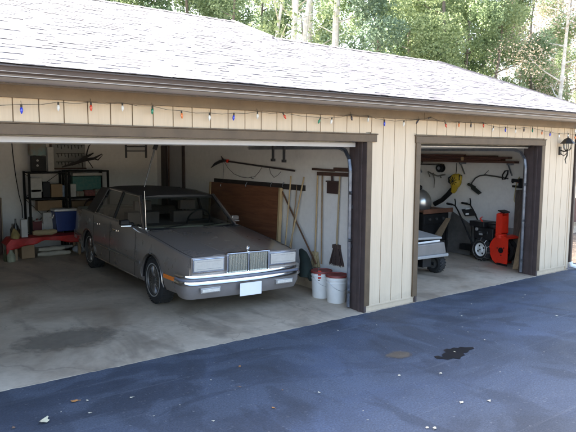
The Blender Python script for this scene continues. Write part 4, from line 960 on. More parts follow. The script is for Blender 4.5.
# bench with red cover
TYB = 5.75
xl, xr = at(12, 240, y=TYB).x, at(84, 236, y=TYB).x; zt2 = at(40, 238, y=TYB).z+.02
o = thing('bench', 'low wooden bench under a torn red cover in front of the shelves', 'bench', ((xl+xr)/2, TYB+.2, .09))
mb = MB(); mb.box((xl, TYB, zt2-.05), (xr, TYB+.42, zt2-.012)); mb.build('top', TANWOOD, o, smooth=0, bevel=.004)
for x in (xl+.06, xr-.08):
    for y in (TYB+.04, TYB+.36): mb = MB(); mb.beam((x, y, .09), (x, y, zt2-.051), .05, .05, (0, 1, 0)); mb.build('leg', TANWOOD, o, smooth=0, bevel=.004)
mb = MB(); rnd = random.Random(11)
def cov(u, v):
    x = lerp(xl-.10, xr+.03, u); dz = .012*math.sin(u*31)+.01*math.sin(u*13+1)
    hem = .10+.035*math.sin(u*9)+.10*max(0, 1-u*5)
    if v < .5: y = lerp(TYB+.43, TYB-.012, v*2); z = zt2-.008+.004*math.sin(u*20+v*9)
    else: y = TYB-.012-.02*math.sin(u*23)*(v-.5)*2-.01; z = zt2-.008-(v-.5)*2*hem+dz*(v-.5)
    if u < .06: z -= (1-u/.06)*.10
    return Vector((x, y, z))
mb.grid(cov, 60, 10); co = mb.build('red_cover', mat('red_cloth', (.42, .022, .018), .6, var=.3, vscale=7), o, smooth=60); sd = co.modifiers.new('thick', 'SOLIDIFY'); sd.thickness = .005
# rolled tan pad
p0, p1 = at(33, 230, y=TYB+.12), at(57, 227, y=TYB+.12); mb = MB(); mb.tube([Vector((lerp(p0.x, p1.x, k/8), TYB+.15+.01*math.sin(k), zt2+.055+.006*math.sin(k*2))) for k in range(9)], [.035, .048, .052, .05, .054, .05, .055, .05, .03], 14)
o = mb.build('rolled_mat', mat('tan_foam', (.38, .30, .17), .8, var=.15, bump=.3), None, base=True); tag(o, 'rolled tan foam mat lying on the red covered bench', 'mat')
# carton tall with picture
item('carton', 'tall pale box with dark picture at the left end of the bench', 'carton', 21.5, 27.5, 219.5, 232, PW, y=TYB+.08, d_=.08, zsup=zt2+.0)
for i, (px, h_, r_, mt, lab) in enumerate(((12.5, .25, .045, mat('brown_bottle', (.05, .035, .02), .3, var=.3), 'dark brown bottle at the left end of the bench'), (16, .33, .04, mat('dark_bottle', (.02, .02, .02), .3), 'tall black bottle behind the yellow bag on the bench'), (18.5, .20, .04, MATS['brown_bottle'], 'short brown bottle beside the tall pale box'))):
    p = at(px, 230, y=TYB+.2); mb = MB(); mb.lathe([(r_*.9, 0), (r_, .01), (r_, h_*.6), (r_*.4, h_*.78), (r_*.35, h_)], 14, T(p.x, TYB+.18+.04*i, zt2-.002)); o = mb.build('bottle', mt, None, base=True); tag(o, lab, 'bottle')
p = at(15, 230, y=TYB+.03); mb = MB(); mb.tube([Vector((p.x, TYB+.06, zt2-.005)), Vector((p.x+.01, TYB+.06, zt2+.06)), Vector((p.x, TYB+.06, zt2+.12)), Vector((p.x-.01, TYB+.06, zt2+.17))], [.07, .075, .05, .015], 10); o = mb.build('paper_bag', mat('yellow_bag', (.30, .22, .08), .8, var=.3), None, base=True); tag(o, 'crumpled yellowish bag at the left end of the bench', 'bag')
# below the bench
item('carton', 'brown cardboard carton on the floor under the bench', 'carton', 22, 34.5, 243.5, 258.5, CARD, y=TYB+.10, d_=.25, zsup=.095)
for k, (px0, px1, py, r_, mt, lab) in enumerate(((37, 70, 251.5, .045, mat('cream_fabric', (.42, .38, .30), .8, var=.15), 'long cream roll lying lowest under the bench'), (38, 64, 246, .04, MATS['cream_fabric'], 'cream roll lying on the lowest one under the bench'), (48, 72, 243.5, .035, mat('grey_fabric', (.22, .21, .19), .8, var=.2), 'greyish roll at the back under the bench'))):
    a = at(px0, py, y=TYB+.14+.05*k); c_ = at(px1, py-1.2, y=TYB+.14+.05*k); z_ = .095+r_+(.085*k if k < 2 else .10)
    mb = MB(); mb.tube([Vector((lerp(a.x, c_.x, i/6), TYB+.12+.05*k, z_+.006*math.sin(i*2+k))) for i in range(7)], [r_*.7]+[r_*(1+.08*math.sin(i*3)) for i in range(5)]+[r_*.7], 12); o = mb.build('fabric_roll', mt, None, base=True); tag(o, lab, 'roll')
for k, (px, py, r_, lab, c_) in enumerate(((7.5, 249, .075, 'olive round bottle on the floor left of the bench', (.06, .065, .03)), (11, 254, .07, 'pale squat bottle on the floor left of the bench', (.30, .31, .22)))):
    p = at(px, py, y=5.8-.1*k); mb = MB(); mb.lathe([(r_*.9, 0), (r_, .02), (r_, r_*1.6), (r_*.5, r_*2.3), (r_*.35, r_*2.9)], 16, T(p.x, p.y, .09)); o = mb.build('floor_bottle', mat('bot%d' % k, c_, .35, var=.3), None, base=True); tag(o, lab, 'bottle')
p = at(80, 243, y=5.9); mb = MB(); mb.ball((p.x, 5.95, .17), .11, 12, (1.2, .8, .75)); o = mb.build('plastic_bag', mat('pale_bag', (.34, .35, .37), .5, var=.2, bump=.6, bscale=12), None, base=True); tag(o, 'pale plastic bag on the floor beside the rear of the car', 'bag')
# top of shelves: antler like branch, tool organiser, picture box, speaker
o = thing('driftwood', 'dark branching piece of driftwood lying on the shelf top', 'driftwood', s_(80, 171)); mb = MB(); AM = mat('antler_dark', (.035, .030, .030), .6, var=.3)
q = lambda x, y: s_(x, y, SY-.05)
mb.tube([q(62, 167), q(74, 163.5), q(84, 160), q(94, 158.5), (q(102, 154))], [.012, .03, .035, .025, .008], 8); mb.tube([q(76, 163), (q(84, 158)), q(90, 155), q(93.5, 153)], [.02, .03, .022, .01], 8)
mb.tube([q(86, 160), q(87, 152), q(89, 146), q(92, 142.5)], [.014, .014, .011, .005], 8); mb.tube([q(86, 158), q(90, 163.5), q(93, 168)], .009, 6); mb.tube([q(82, 161), q(83, 168.5)], .01, 6); mb.tube([q(92, 158), q(98, 160), q(103, 154.5)], [.014, .014, .005], 6); mb.build('branches', AM, o)
o = thing('tool_organiser', 'grey wall panel with rows of small dark hand tools', 'tool board', at(66, 155, y=6.97))
a, c_ = at(52, 168, y=6.97), at(85, 139, y=6.97); mb = MB(); mb.box((a.x, 6.975, a.z), (c_.x, 6.995, 2.42)); mb.build('board', mat('pegboard', (.30, .31, .30), .7, var=.06), o, smooth=0)
mb = MB()
for r_ in range(4):
    z = a.z+.12+r_*.17; mb.tube([(a.x+.08, 6.965, z), (c_.x-.03, 6.965, z)], .005, 5)
    for k in range(8):
        x = a.x+.12+k*(c_.x-a.x-.2)/7; hh = .05+.05*((k*7+r_*3) % 5)/5; mb.tube([(x, 6.96, z), (x+.006, 6.955, z-hh)], .007, 5)
mb.build('hand_tools', BLACK, o); mb = MB(); mb.box((a.x, 6.93, a.z-.03), (c_.x, 6.974, a.z)); mb.box((a.x-.03, 6.93, a.z+.001), (a.x, 6.99, 2.42)); mb.build('shelf_edge', DARKWOOD, o, smooth=0)
item('tall_box', 'tall narrow white box with dark dial standing on the shelf top', 'box', 48.2, 53.5, 147, 171, PW, y=SY+.03, d_=.1, zsup=zt_+.001)
o = item('picture_box', 'box with a blurred pale blue and tan picture above the shelves', 'box', 30.5, 46, 140.5, 155.5, mat('picture_print', (.25, .16, .10), .5, var=.3, vscale=2.2, col2=(.16, .32, .34)), y=SY+.15, d_=.2); 
o = item('dark_case', 'black case under the picture box on the shelf top', 'case', 33, 46, 156, 171, BLACK, y=SY+.10, d_=.2, zsup=zt_+.001)
for k in (160.5, 165.5): p = at(37.5, k, y=SY+.097); mb = MB(); mb.lathe([(.022, 0), (.022, .006)], 12, T(p.x, p.y, p.z) @ RX(math.pi/2)); c_ = mb.build('dial', mat('dial_grey', (.35, .35, .33), .4), None, base=True); c_.parent = o; c_.location = c_.location-o.location
# blue cable on the wall
mb = MB(); mb.tube([at(11.5, 139, y=6.98), at(13, 155, y=6.98), at(15.5, 175, y=6.98), at(19, 195, y=6.98), at(22, 206, y=6.98), at(22.5, 218, y=6.98)], .008, 6); o = mb.build('wall_cable', BLACK, None, base=True); tag(o, 'thin black cable drooping down the wall left of the shelves', 'cable')
# cabinet edge at the far left
o = thing('cabinet', 'dark wooden cabinet with pale edge at the left border against the wall', 'cabinet', (at(2, 230, y=6.5).x-.2, 6.7, .09))
x = at(3.2, 230, y=6.45).x; mb = MB(); zc = at(2, 198, y=6.45).z; mb.box((x-.55, 6.47, .09), (x-.02, 6.96, zc)); mb.build('carcass', DARKWOOD, o, smooth=0, bevel=.004)
mb = MB(); mb.box((x-.019, 6.45, .09), (x, 6.96, zc)); mb.build('edge_panel', mat('pale_edge', (.30, .25, .19), .6, var=.1), o, smooth=0)
mb = MB(); mb.box((x-.54, 6.455, .14), (x-.03, 6.469, zc-.5)); mb.box((x-.54, 6.455, zc-.48), (x-.03, 6.469, zc-.02)); mb.build('door', mat('cabinet_red_brown', (.07, .03, .022), .5, var=.3), o, smooth=0, bevel=.003)

# ------------------------------------------------------------------ small bay: right wall things
WR = 10.775
def r_(px, py, x=10.72): return at(px, py, x=x)
# lumber stored on brackets
o = thing('lumber_stack', 'long reddish brown boards stored on brackets high on the wall of the small bay', 'lumber', (10.70, 2.0, 1.82))
mb = MB(); rnd = random.Random(2)
for (pa, pb, z0, z1_, x0, x1) in ((400, 518, 1.828, 1.868, 10.60, 10.76), (400, 504, 1.870, 1.905, 10.62, 10.77), (400, 511, 1.908, 1.94, 10.61, 10.76), (380, 466, 1.943, 1.985, 10.62, 10.72), (428, 497, 1.943, 1.965, 10.66, 10.76)):
    ya, yb = r_(pa, 160).y, r_(pb, 160).y; mb.box((x0, min(ya, 4.8), z0), (x1, yb, z1_))
mb.build('boards', mat('red_brown_lumber', (.11, .045, .030), .6, var=.45, vscale=3, stretch=(10, 1, 14), bump=.2), o, smooth=0, bevel=.003)
mb = MB(); y = r_(466, 158).y; mb.box((10.60, y-.03, 1.865), (10.612, y+.03, 1.935)); mb.build('paper_tag', mat('tag_tan', (.45, .32, .18), .7), o, smooth=0)
for k, y in enumerate((1.05, 2.1, 3.2)):
    mb = MB(); mb.box((10.59, y-.015, 1.795), (10.779, y+.015, 1.8275)); mb.beam((10.76, y, 1.6), (10.63, y, 1.795), .02, .02); mb.build('bracket', STEEL, o, smooth=0)
# small shelf bar with reel
mb = MB(); mb.box((10.60, 2.62, 1.762), (10.779, 3.6, 1.780)); o = mb.build('narrow_shelf', mat('dark_shelf', (.045, .035, .03), .6), None, smooth=0, base=True); tag(o, 'narrow dark shelf under the stored lumber at the left', 'shelf')
p = r_(440.5, 168, 10.70); o = thing('cord_reel', 'round black cord reel hanging from the narrow shelf', 'reel', p); mb = MB(); Mx = T(*p) @ RY(-math.pi/2)
mb.lathe([(.085, -.05), (.09, -.04), (.05, -.03), (.05, .03), (.09, .04), (.085, .05)], 20, Mx); mb.build('drum', BLACK, o); mb = MB(); mb.lathe([(.035, .052), (.034, .06), (.005, .062)], 14, Mx); mb.build('hub', STEEL, o)
o = thing('sprinkler', 'grey metal lawn sprinkler hanging on the wall left of the yellow blower', 'sprinkler', r_(434, 176))
mb = MB(); SG = mat('dull_grey', (.20, .19, .17), .5, .4, var=.3); mb.tube([r_(428, 171.5), r_(433, 174.5), r_(438, 176), (r_(445, 174.5))], .016, 6); mb.tube([r_(433, 173), r_(434.5, 180), r_(434, 188)], [.022, .012, .006], 6); mb.tube([r_(428, 172), r_(430, 177)], .012, 6); mb.tube([r_(440, 175), r_(441, 178)], .014, 6); mb.build('arms', SG, o)
# yellow leaf blower
o = thing('leaf_blower', 'yellow leaf blower hanging on the wall with its black tube pointing down left', 'leaf blower', r_(455, 185))
YE = mat('yellow_plastic', (.52, .36, .03), .4, var=.15)
mb = MB(); c_ = r_(455.5, 181, 10.64); mb.ball(c_, .15, 16, (.6, .9, 1.0)); mb.ball(r_(458, 178, 10.62), .09, 12, (.7, 1, 1)); mb.tube([r_(455, 184, 10.63), r_(454, 190, 10.65), r_(453, 191.5, 10.66)], [.09, .06, .05], 12); ho = mb.build('housing', YE, o)
mb = MB()
for k in range(9):
    a = 2*math.pi*k/9; mb.tube([c_+Vector((-.088, math.cos(a)*.03, math.sin(a)*.03)), c_+Vector((-.075, math.cos(a)*.085, math.sin(a)*.085))], .007, 5)
mb.ball(c_+Vector((-.085, 0, 0)), .025, 8); mb.build('fan_grille', BLACK, ho)
mb = MB(); mb.tube([r_(452.5, 189.5, 10.66), r_(448, 194.5, 10.64), r_(442, 200, 10.62), r_(434.5, 204, 10.60)], [.055, .05, .048, .05], 12); mb.build('tube', BLACK, o)
mb = MB(); mb.tube([r_(452, 176, 10.60), r_(448.5, 178, 10.58), r_(449, 182, 10.58), r_(451.5, 184, 10.6)], .018, 8); mb.box(r_(459, 175, 10.56), r_(462, 180, 10.66)); mb.tube([r_(456, 174), r_(456.5, 170), r_(456.8, 163)], .008, 5); mb.build('handle', BLACK, o, bevel=.004)
# string trimmer
o = thing('string_trimmer', 'string trimmer with bent shaft and loop handle hung level on the wall', 'trimmer', r_(495, 180))
mb = MB(); mb.tube([r_(*q_) for q_ in ((470.5, 186.5), (472, 182.5), (475.5, 178), (480, 175.6), (486, 175), (495, 176.3), (508, 178.6))], .013, 8); mb.tube([r_(484, 175), (r_(488.5, 170.5))], .006, 5); mb.build('shaft', mat('shaft_grey', (.09, .09, .085), .35, .5), o)
mb = MB(); mb.slab([r_(469, 183, 10.70), r_(472, 184, 10.70), r_(480.5, 191.5, 10.66), r_(477, 193.5, 10.66), r_(471, 189, 10.70)], .07); mb.tube([r_(468, 184), r_(475, 187.5)], .03, 8); mb.build('cutting_head', mat('trimmer_green_black', (.022, .026, .022), .5), o, smooth=0, bevel=.008)
mb = MB(); mb.tube([r_(*q_, 10.66) for q_ in ((502.5, 179.5), (502.5, 175), (505, 171), (508, 170.5), (507.5, 174), (505, 179))], .014, 8, closed=True); mb.build('loop_handle', BLACK, o)
mb = MB(); mb.beam(r_(512, 180.2, 10.68), r_(520, 181.0, 10.68), .05, .06); mb.tube([r_(512, 181, 10.68), r_(513, 183, 10.68)], .02, 6); mb.build('motor_grip', BLACK, o, smooth=0, bevel=.008)
# hand tools right of the trimmer
o = thing('hand_drill', 'black and red power tool hanging beside the metal door track', 'power tool', r_(519, 183)); mb = MB(); mb.beam(r_(512.5, 186.2), r_(521, 187.0), .04, .04); mb.box(r_(518, 188, 10.68), r_(524, 178.5, 10.74)); mb.build('tool_body', BLACK, o, smooth=0, bevel=.006); mb = MB(); mb.box(r_(517.5, 183, 10.66), r_(519, 180, 10.70)); mb.build('red_collar', RED, o, smooth=0)
mb = MB(); mb.tube([r_(*q_, 10.70) for q_ in ((519.5, 177), (517.5, 180), (516, 186), (515, 192), (514, 200), (515.5, 204), (517, 199))], .008, 6); o = mb.build('yellow_rope', mat('rope_yellow', (.48, .40, .18), .8), None, base=True); tag(o, 'loop of pale yellow rope hanging beside the metal door track', 'rope')
# boards leaning by the right jamb
mb = MB(); a, c_ = Vector((10.42, .62, 0.015)), Vector((10.63, .74, 1.36)); mb.beam(a, c_, .035, .26, (0, 1, 0)); o = mb.build('leaning_plank', mat('weathered_plank', (.10, .075, .06), .75, var=.4, vscale=4, stretch=(6, 6, 1)), None, smooth=0, base=True, bevel=.003); tag(o, 'tall weathered dark plank leaning behind the right door track', 'plank')
mb = MB(); mb.beam((10.10, .48, .012), (10.52, .60, .85), .02, .10, (0, 1, 0)); o = mb.build('leaning_plank', TANWOOD, None, smooth=0, base=True, bevel=.003); tag(o, 'short tan plank leaning low beside the snow blower housing', 'plank')

# ------------------------------------------------------------------ snow blower
SX = 10.16
S = thing('snow_blower', 'red and black walk behind snow blower with white wheel rims', 'snow blower', (10.16, .905, .02))
fz = .025
# auger housing: side discs and curved shell open to the front
def disc_side(x0, x1):
    cyy, czz, r = .905, .285, .262; pts = [(cyy+r*math.cos(a), czz+r*math.sin(a)) for a in [math.pi*(.0+k/14*1.0)-math.pi*.0 for k in range(15)]]
    pts = [(cyy-.13, .035), (cyy-.15, .08)]+[(cyy-r*math.cos(a), czz+r*math.sin(a)) for a in [math.pi*(.31+.69*k/16) for k in range(0, 17)]]+[(cyy+r*.92, .18), (cyy+r*.72, .09), (cyy+r*.4, .035)]
    mb = MB(); mb.prism(pts, Matrix(((0, 0, 1, x0), (1, 0, 0, 0), (0, 1, 0, 0), (0, 0, 0, 1))), x1-x0); return mb
a = disc_side(SX, SX+.012); b_ = disc_side(SX+.53, SX+.542); a.v += []; mb = MB(); mb.add(a.v, a.f); mb.add(b_.v, b_.f)
cyy, czz = .905, .285
prof = [(cyy-.24+.0, .55)]
arc = [(cyy+.262*math.cos(an), czz+.262*math.sin(an)) for an in [math.pi*(.69-k/14*1.12) for k in range(15)]]
for (y0, z0), (y1, z1_) in zip(arc[:-1], arc[1:]): mb.slab([(SX+.0125, y0, z0), (SX+.5295, y0, z0), (SX+.5295, y1, z1_), (SX+.0125, y1, z1_)], .006)
mb.tube([(SX-.002, cyy-.252*math.cos(an), czz+.252*math.sin(an)) for an in [math.pi*(.31+.69*k/16) for k in range(17)]], .008, 6)
S1 = mb.build('auger_housing', RED, S, smooth=30)
mb = MB(); mb.lathe([(.052, 0), (.05, .012), (.022, .016), (.02, .03)], 16, T(SX, cyy, czz) @ RY(-math.pi/2)); 
for k in range(3): an = k*2.09+.4; mb.ball((SX-.006, cyy+.085*math.cos(an), czz+.085*math.sin(an)), .012, 8)
mb.build('auger_bearing', BLACK, S1)
mb = MB(); mb.tube([(SX+.02, cyy, czz), (SX+.52, cyy, czz)], .022, 8)
for sg, x0 in ((1, SX+.03), (-1, SX+.52)):
    hel = []
    for k in range(33):
        an = k/32*4*math.pi; x = x0+sg*.23*k/32; hel.append((x, an))
    for (xa, aa), (xb, ab) in zip(hel[:-1], hel[1:]):
        def hp(x, an, r): return Vector((x, cyy+r*math.cos(an), czz+r*math.sin(an)))
        mb.slab([hp(xa, aa, .14), hp(xb, ab, .14), hp(xb, ab, .205), hp(xa, aa, .205)], .006)
mb.build('auger', mat('auger_black', (.03, .025, .025), .5, .4), S1, smooth=0)
for xa in (SX-.012, SX+.544): mb = MB(); mb.box((xa, .75, .02), (xa+.01, .98, .055)); mb.build('skid_shoe', BLACK, S1, smooth=0)
# chute
mb = MB(); cx_ = SX+.07; cpts = [(cx_, .98, .55), (cx_, .98, .72), (cx_, .97, .85), (cx_, .93, .955)]
mb.lathe([(.10, .50), (.105, .56), (.085, .58)], 16, T(cx_, .98, 0))
mb.slab([(cx_-.085, 1.03, .58), (cx_+.085, 1.03, .58), (cx_+.08, 1.03, .93), (cx_-.08, 1.03, .93)], .01); mb.slab([(cx_-.085, .90, .58), (cx_-.085, 1.03, .58), (cx_-.08, 1.03, .93), (cx_-.08, .90, .95)], .008); mb.slab([(cx_+.085, .90, .58), (cx_+.085, 1.03, .58), (cx_+.08, 1.03, .93), (cx_+.08, .90, .95)], .008)
mb.slab([(cx_-.08, 1.03, .93), (cx_+.08, 1.03, .93), (cx_+.08, .90, .98), (cx_-.08, .90, .98)], .01); mb.slab([(cx_-.084, .895, .60), (cx_+.084, .895, .60), (cx_+.075, .90, .90), (cx_-.075, .90, .90)], .006)
ct = mb.build('chute', RED, S, smooth=0, bevel=.004)
mb = MB(); mb.slab([(cx_-.09, .88, .955), (cx_+.09, .88, .955), (cx_+.09, 1.0, .985), (cx_-.09, 1.0, .985)], .02); mb.tube([(cx_+.09, 1.0, .97), (cx_+.12, .95, .96)], .008, 5); mb.build('chute_cap', BLACK, ct, smooth=0, bevel=.004)
# wheels
for sx in (SX+.02, SX+.37):
    Mx = T(sx, 1.36, .235) @ RY(-math.pi/2)
    mb = MB(); mb.lathe([(.125, -.05), (.16, -.056), (.198, -.045), (.208, -.02), (.208, .02), (.198, .045), (.16, .056), (.125, .05)], 28, Mx, cap=False)
    for k in range(22):
        an = 2*math.pi*k/22; mb.beam(Mx @ Vector((.205*math.cos(an), .205*math.sin(an), -.045)), Mx @ Vector((.205*math.cos(an+.12), .205*math.sin(an+.12), .045)), .02, .02, Mx.to_3x3() @ Vector((math.cos(an), math.sin(an), 0)))
    wh = mb.build('wheel', RUBBER, S, smooth=40)
    mb = MB(); mb.lathe([(.13, -.04), (.132, .045), (.118, .05), (.105, .03), (.05, .028), (.045, .045), (.02, .048)], 28, Mx); mb.build('rim', mat('rim_white', (.78, .78, .76), .4, var=.06), wh, smooth=40)
    mb = MB()
    for k in range(4): an = k*math.pi/2+.5; mb.lathe([(.018, .0295), (.017, .033)], 10, Mx @ T(.078*math.cos(an), .078*math.sin(an), 0))
    mb.lathe([(.012, .049), (.01, .058)], 10, Mx); mb.build('rim_holes', BLACK, wh)
    mb = MB()
    for k in range(11):   # snow chains
        an = 2*math.pi*k/11; mb.tube([Mx @ Vector((.165*math.cos(an-.1), .165*math.sin(an-.1), .062)), Mx @ Vector((.218*math.cos(an), .218*math.sin(an), .03)), Mx @ Vector((.220*math.cos(an), .220*math.sin(an), -.03)), Mx @ Vector((.165*math.cos(an+.1), .165*math.sin(an+.1), -.062))], .006, 5)
    mb.tube([Mx @ Vector((.168*math.cos(a_), .168*math.sin(a_), .062)) for a_ in [2*math.pi*k/24 for k in range(24)]], .005, 5, closed=True); mb.build('tyre_chain', mat('chain_steel', (.3, .28, .26), .4, .9), wh)
# engine and frame
mb = MB(); mb.box((SX+.08, 1.12, .25), (SX+.42, 1.62, .42)); mb.box((SX+.06, 1.60, .15), (SX+.46, 1.98, .26)); mb.build('frame', BLACK, S, smooth=0, bevel=.01)
mb = MB(); mb.box((SX+.02, 1.12, .425), (SX+.40, 1.58, .64)); mb.box((SX+.04, 1.36, .641), (SX+.36, 1.72, .74)); mb.lathe([(.13, 0), (.135, .05), (.11, .085), (.04, .09)], 20, T(SX+.22, 1.26, .64)); mb.tube([(SX+.06, 1.46, .55), (SX+.06, 1.24, .55)], .055, 10); mb.box((SX+.10, 1.54, .45), (SX+.38, 1.66, .66)); en = mb.build('engine', mat('engine_black', (.016, .015, .016), .4, var=.4), S, smooth=30, bevel=.008)
mb = MB(); mb.box((SX+.008, 1.36, .50), (SX+.0195, 1.44, .56)); mb.lathe([(.03, 0), (.03, .02)], 12, T(SX+.02, 1.50, .60) @ RY(-math.pi/2)); mb.build('engine_badge', mat('badge_grey', (.35, .34, .33), .4), en, smooth=0)
mb = MB(); mb.tube([(SX+.10, 1.45, .74), (SX+.06, 1.47, .80), (SX+.20, 1.56, .81)], .014, 6); mb.build('control_knob', RED, en, smooth=0)
# handlebars
for i, (top, px) in enumerate((((10.17, 2.05, 1.09), 0), ((10.55, 2.05, 1.09), 1))):
    x = SX-.03 if i == 0 else SX+.37
    mb = MB(); mb.tube([(x, 1.55, .30), (x, 1.72, .56), (x, 1.95, .90), (x, 2.04, 1.00), (x, 2.20, 1.02)], .014, 8); hb = mb.build('handlebar', BLACK, S)
    mb = MB(); mb.tube([(x, 2.12, 1.012), (x, 2.26, 1.02)], .021, 8); mb.tube([(x, 2.03, 1.0), (x-.01, 2.02, 1.07), (x-.01, 2.04, 1.13)], .013, 6); mb.build('grip', BLACK, hb)
mb = MB(); mb.slab([(SX+.06, 1.86, .80), (SX+.36, 1.86, .80), (SX+.36, 1.96, .92), (SX+.06, 1.96, .92)], .02); mb.build('control_panel', BLACK, S, smooth=0, bevel=.004)
mb = MB(); mb.box((SX+.10, 1.88, .93), (SX+.2, 1.90, .95)); mb.box((SX+.07, 1.845, .83), (SX+.15, 1.853, .86)); mb.build('panel_label', WHITE, S, smooth=0)
S.rotation_euler = (0, 0, R(-8)); S.location.x += .04; S.location.y -= .06
# grey cover sheet leaning behind the machine
mb = MB(); mb.slab([(10.50, 2.35, .04), (10.50, 1.70, .04), (10.62, 1.78, .62), (10.62, 2.25, .85)], .02); o = mb.build('metal_sheet', mat('galvanised_sheet', (.22, .21, .20), .4, .6, var=.25, vscale=3), None, smooth=0, base=True); tag(o, 'grey metal sheet leaning on the wall behind the snow blower', 'sheet')
item_ = MB(); item_.box((9.95, 2.25, .045), (10.55, 2.75, .28)); o = item_.build('dark_crate', mat('crate_brown_black', (.035, .03, .028), .7, var=.3), None, smooth=0, base=True, bevel=.01); tag(o, 'low dark crate on the floor behind the snow blower', 'crate')
mb = MB(); mb.slab([at(440, 262, z=.03)+Vector((.55, .9, 0)), at(440, 262, z=.03)+Vector((.80, .82, 0)), at(450, 218, x=10.0)+Vector((.0, 0, 0)), at(446, 218, x=10.0)], .02); 
o = mb.build('leaning_plank', mat('tan_plank', (.27, .20, .13), .7, var=.2), None, smooth=0, base=True); tag(o, 'tan tapered board leaning between the barbecue and the snow blower', 'plank')

# ------------------------------------------------------------------ barbecue
q0 = at(431, 210, y=2.35); BX = q0.x-.02; BY = 2.55
BQ = thing('barbecue', 'gas barbecue with silver domed lid and wooden slatted shelf', 'barbecue', (BX, BY, .04))
zz = at(431, 208, y=BY-.2).z
mb = MB(); mb.ball((BX-.09, BY, zz+.10), .24, 20, (.9, 1.0, 1.12)); mb.build('lid', mat('brushed_silver', (.50, .50, .48), .28, .85, var=.2, vscale=5), BQ)
mb = MB(); mb.ball((BX-.14, BY-.04, zz+.40), .05, 10); mb.tube([(BX-.14, BY-.04, zz+.34), (BX-.14, BY-.04, zz+.44)], .025, 8); mb.build('lid_handle', BLACK, BQ)
mb = MB()
for k in range(9): mb.box((BX-.40+k*.095, BY-.36, zz-.055), (BX-.40+k*.095+.072, BY+.2, zz-.02))
mb.box((BX-.41, BY-.385, zz-.085), (BX+.46, BY-.361, zz+.0)); mb.build('slatted_shelf', mat('red_slat_wood', (.16, .07, .04), .6, var=.3), BQ, smooth=0, bevel=.003)
mb = MB(); mb.box((BX-.30, BY-.30, .30), (BX+.36, BY+.18, zz-.09)); mb.box((BX-.32, BY-.33, zz-.30), (BX+.40, BY-.301, zz-.10)); mb.build('cabinet', BLACK, BQ, smooth=0, bevel=.01)
for k in range(3):
    mb = MB(); mb.lathe([(.03, 0), (.026, .03)], 12, T(BX-.18+k*.2, BY-.33, zz-.2) @ RX(math.pi/2)); mb.build('control_knob', mat('knob_grey', (.05, .05, .05), .4), BQ)
for x in (BX-.33, BX+.38):
    for y in (BY-.3, BY+.16): mb = MB(); mb.box((x-.02, y-.02, .04), (x+.02, y+.02, zz-.086)); mb.build('leg', BLACK, BQ, smooth=0)

# ------------------------------------------------------------------ garden tractor (front right corner shows)
TR = thing('garden_tractor', 'grey garden tractor with flat hood peeking out from behind the pier', 'garden tractor', (8.45, 1.5, .02))
GH = mat('tractor_grey', (.20, .185, .17), .45, var=.12, vscale=5); GH2 = mat('tractor_pale', (.30, .30, .295), .35, var=.08)
yf = .95
mb = MB(); mb.slab([(7.98, yf, .632), (8.70, yf, .60), (8.66, 1.75, .70), (8.02, 1.75, .74)], .04); mb.build('hood', GH2, TR, smooth=0, bevel=.012)
mb = MB(); mb.box((8.00, yf+.02, .555), (8.675, yf+.06, .598)); hlb = mb.build('headlight_panel', BLACK, TR, smooth=0)
mb = MB(); mb.box((8.04, yf+.005, .562), (8.655, yf+.019, .592)); mb.build('headlight', mat('lamp_glass', (.85, .85, .80), .08, .3, coat=1.), hlb, smooth=0, bevel=.003)
mb = MB(); mb.prism([(7.98, .33), (8.74, .30), (8.79, .36), (8.735, .554), (7.98, .554)], Matrix(((1, 0, 0, 0), (0, 0, 1, yf-.03), (0, 1, 0, 0), (0, 0, 0, 1))), .72); mb.build('front_body', GH, TR, smooth=0, bevel=.02)
mb = MB(); mb.beam((7.95, yf-.06, .36), (8.78, yf-.06, .345), .05, .05); mb.build('bumper_bar', GH2, TR, smooth=0, bevel=.012)
mb = MB(); mb.box((8.1, 1.65, .3), (8.62, 2.4, .5)); mb.box((8.12, 1.9, .5), (8.56, 2.3, .62)); mb.beam((8.35, 2.28, .60), (8.35, 2.45, .95), .40, .08, (0, 1, 0)); mb.build('seat', BLACK, TR, smooth=0, bevel=.03)
mb = MB(); mb.tube([(8.35+.17*math.cos(a), 1.75+.10*math.sin(a), .92+.12*math.sin(a)) for a in [2*math.pi*k/20 for k in range(20)]], .014, 6, closed=True); mb.tube([(8.35, 1.62, .70), (8.35, 1.75, .92)], .018, 6); mb.build('steering_wheel', BLACK, TR)
def twheel(x, y, r, wd, s):
    Mx = T(x, y, r+.015) @ RY(s*math.pi/2)
    mb = MB(); mb.lathe([(r*.5, -wd*.5), (r*.75, -wd*.56), (r*.94, -wd*.45), (r, -wd*.2), (r, wd*.2), (r*.94, wd*.45), (r*.75, wd*.56), (r*.5, wd*.5)], 28, Mx, cap=False)
    for k in range(20):
        an = 2*math.pi*k/20
        for sg in (-1, 1): mb.beam(Mx @ Vector((r*.985*math.cos(an), r*.985*math.sin(an), 0)), Mx @ Vector((r*.97*math.cos(an+.18), r*.97*math.sin(an+.18), sg*wd*.42)), .018, .022, Mx.to_3x3() @ Vector((math.cos(an), math.sin(an), 0)))
    wh = mb.build('wheel', RUBBER, TR, smooth=40); mb = MB(); mb.lathe([(r*.52, -wd*.45), (r*.53, wd*.42), (r*.45, wd*.44), (r*.35, wd*.2), (r*.12, wd*.2), (r*.1, wd*.4), (.005, wd*.41)], 24, Mx); mb.build('rim', mat('rim_dark', (.10, .10, .095), .5), wh)
twheel(8.74, 1.10, .165, .15, 1); twheel(8.05, 1.10, .165, .15, -1); twheel(8.72, 2.25, .24, .22, 1); twheel(8.0, 2.25, .24, .22, -1)
mb = MB(); mb.tube([(8.05, 1.10, .18), (8.74, 1.10, .18)], .02, 8); mb.box((8.3, 1.0, .16), (8.5, 1.3, .32)); mb.tube([(8.66, 1.12, .18), (8.55, .98, .17)], .012, 6); mb.build('axle', BLACK, TR)

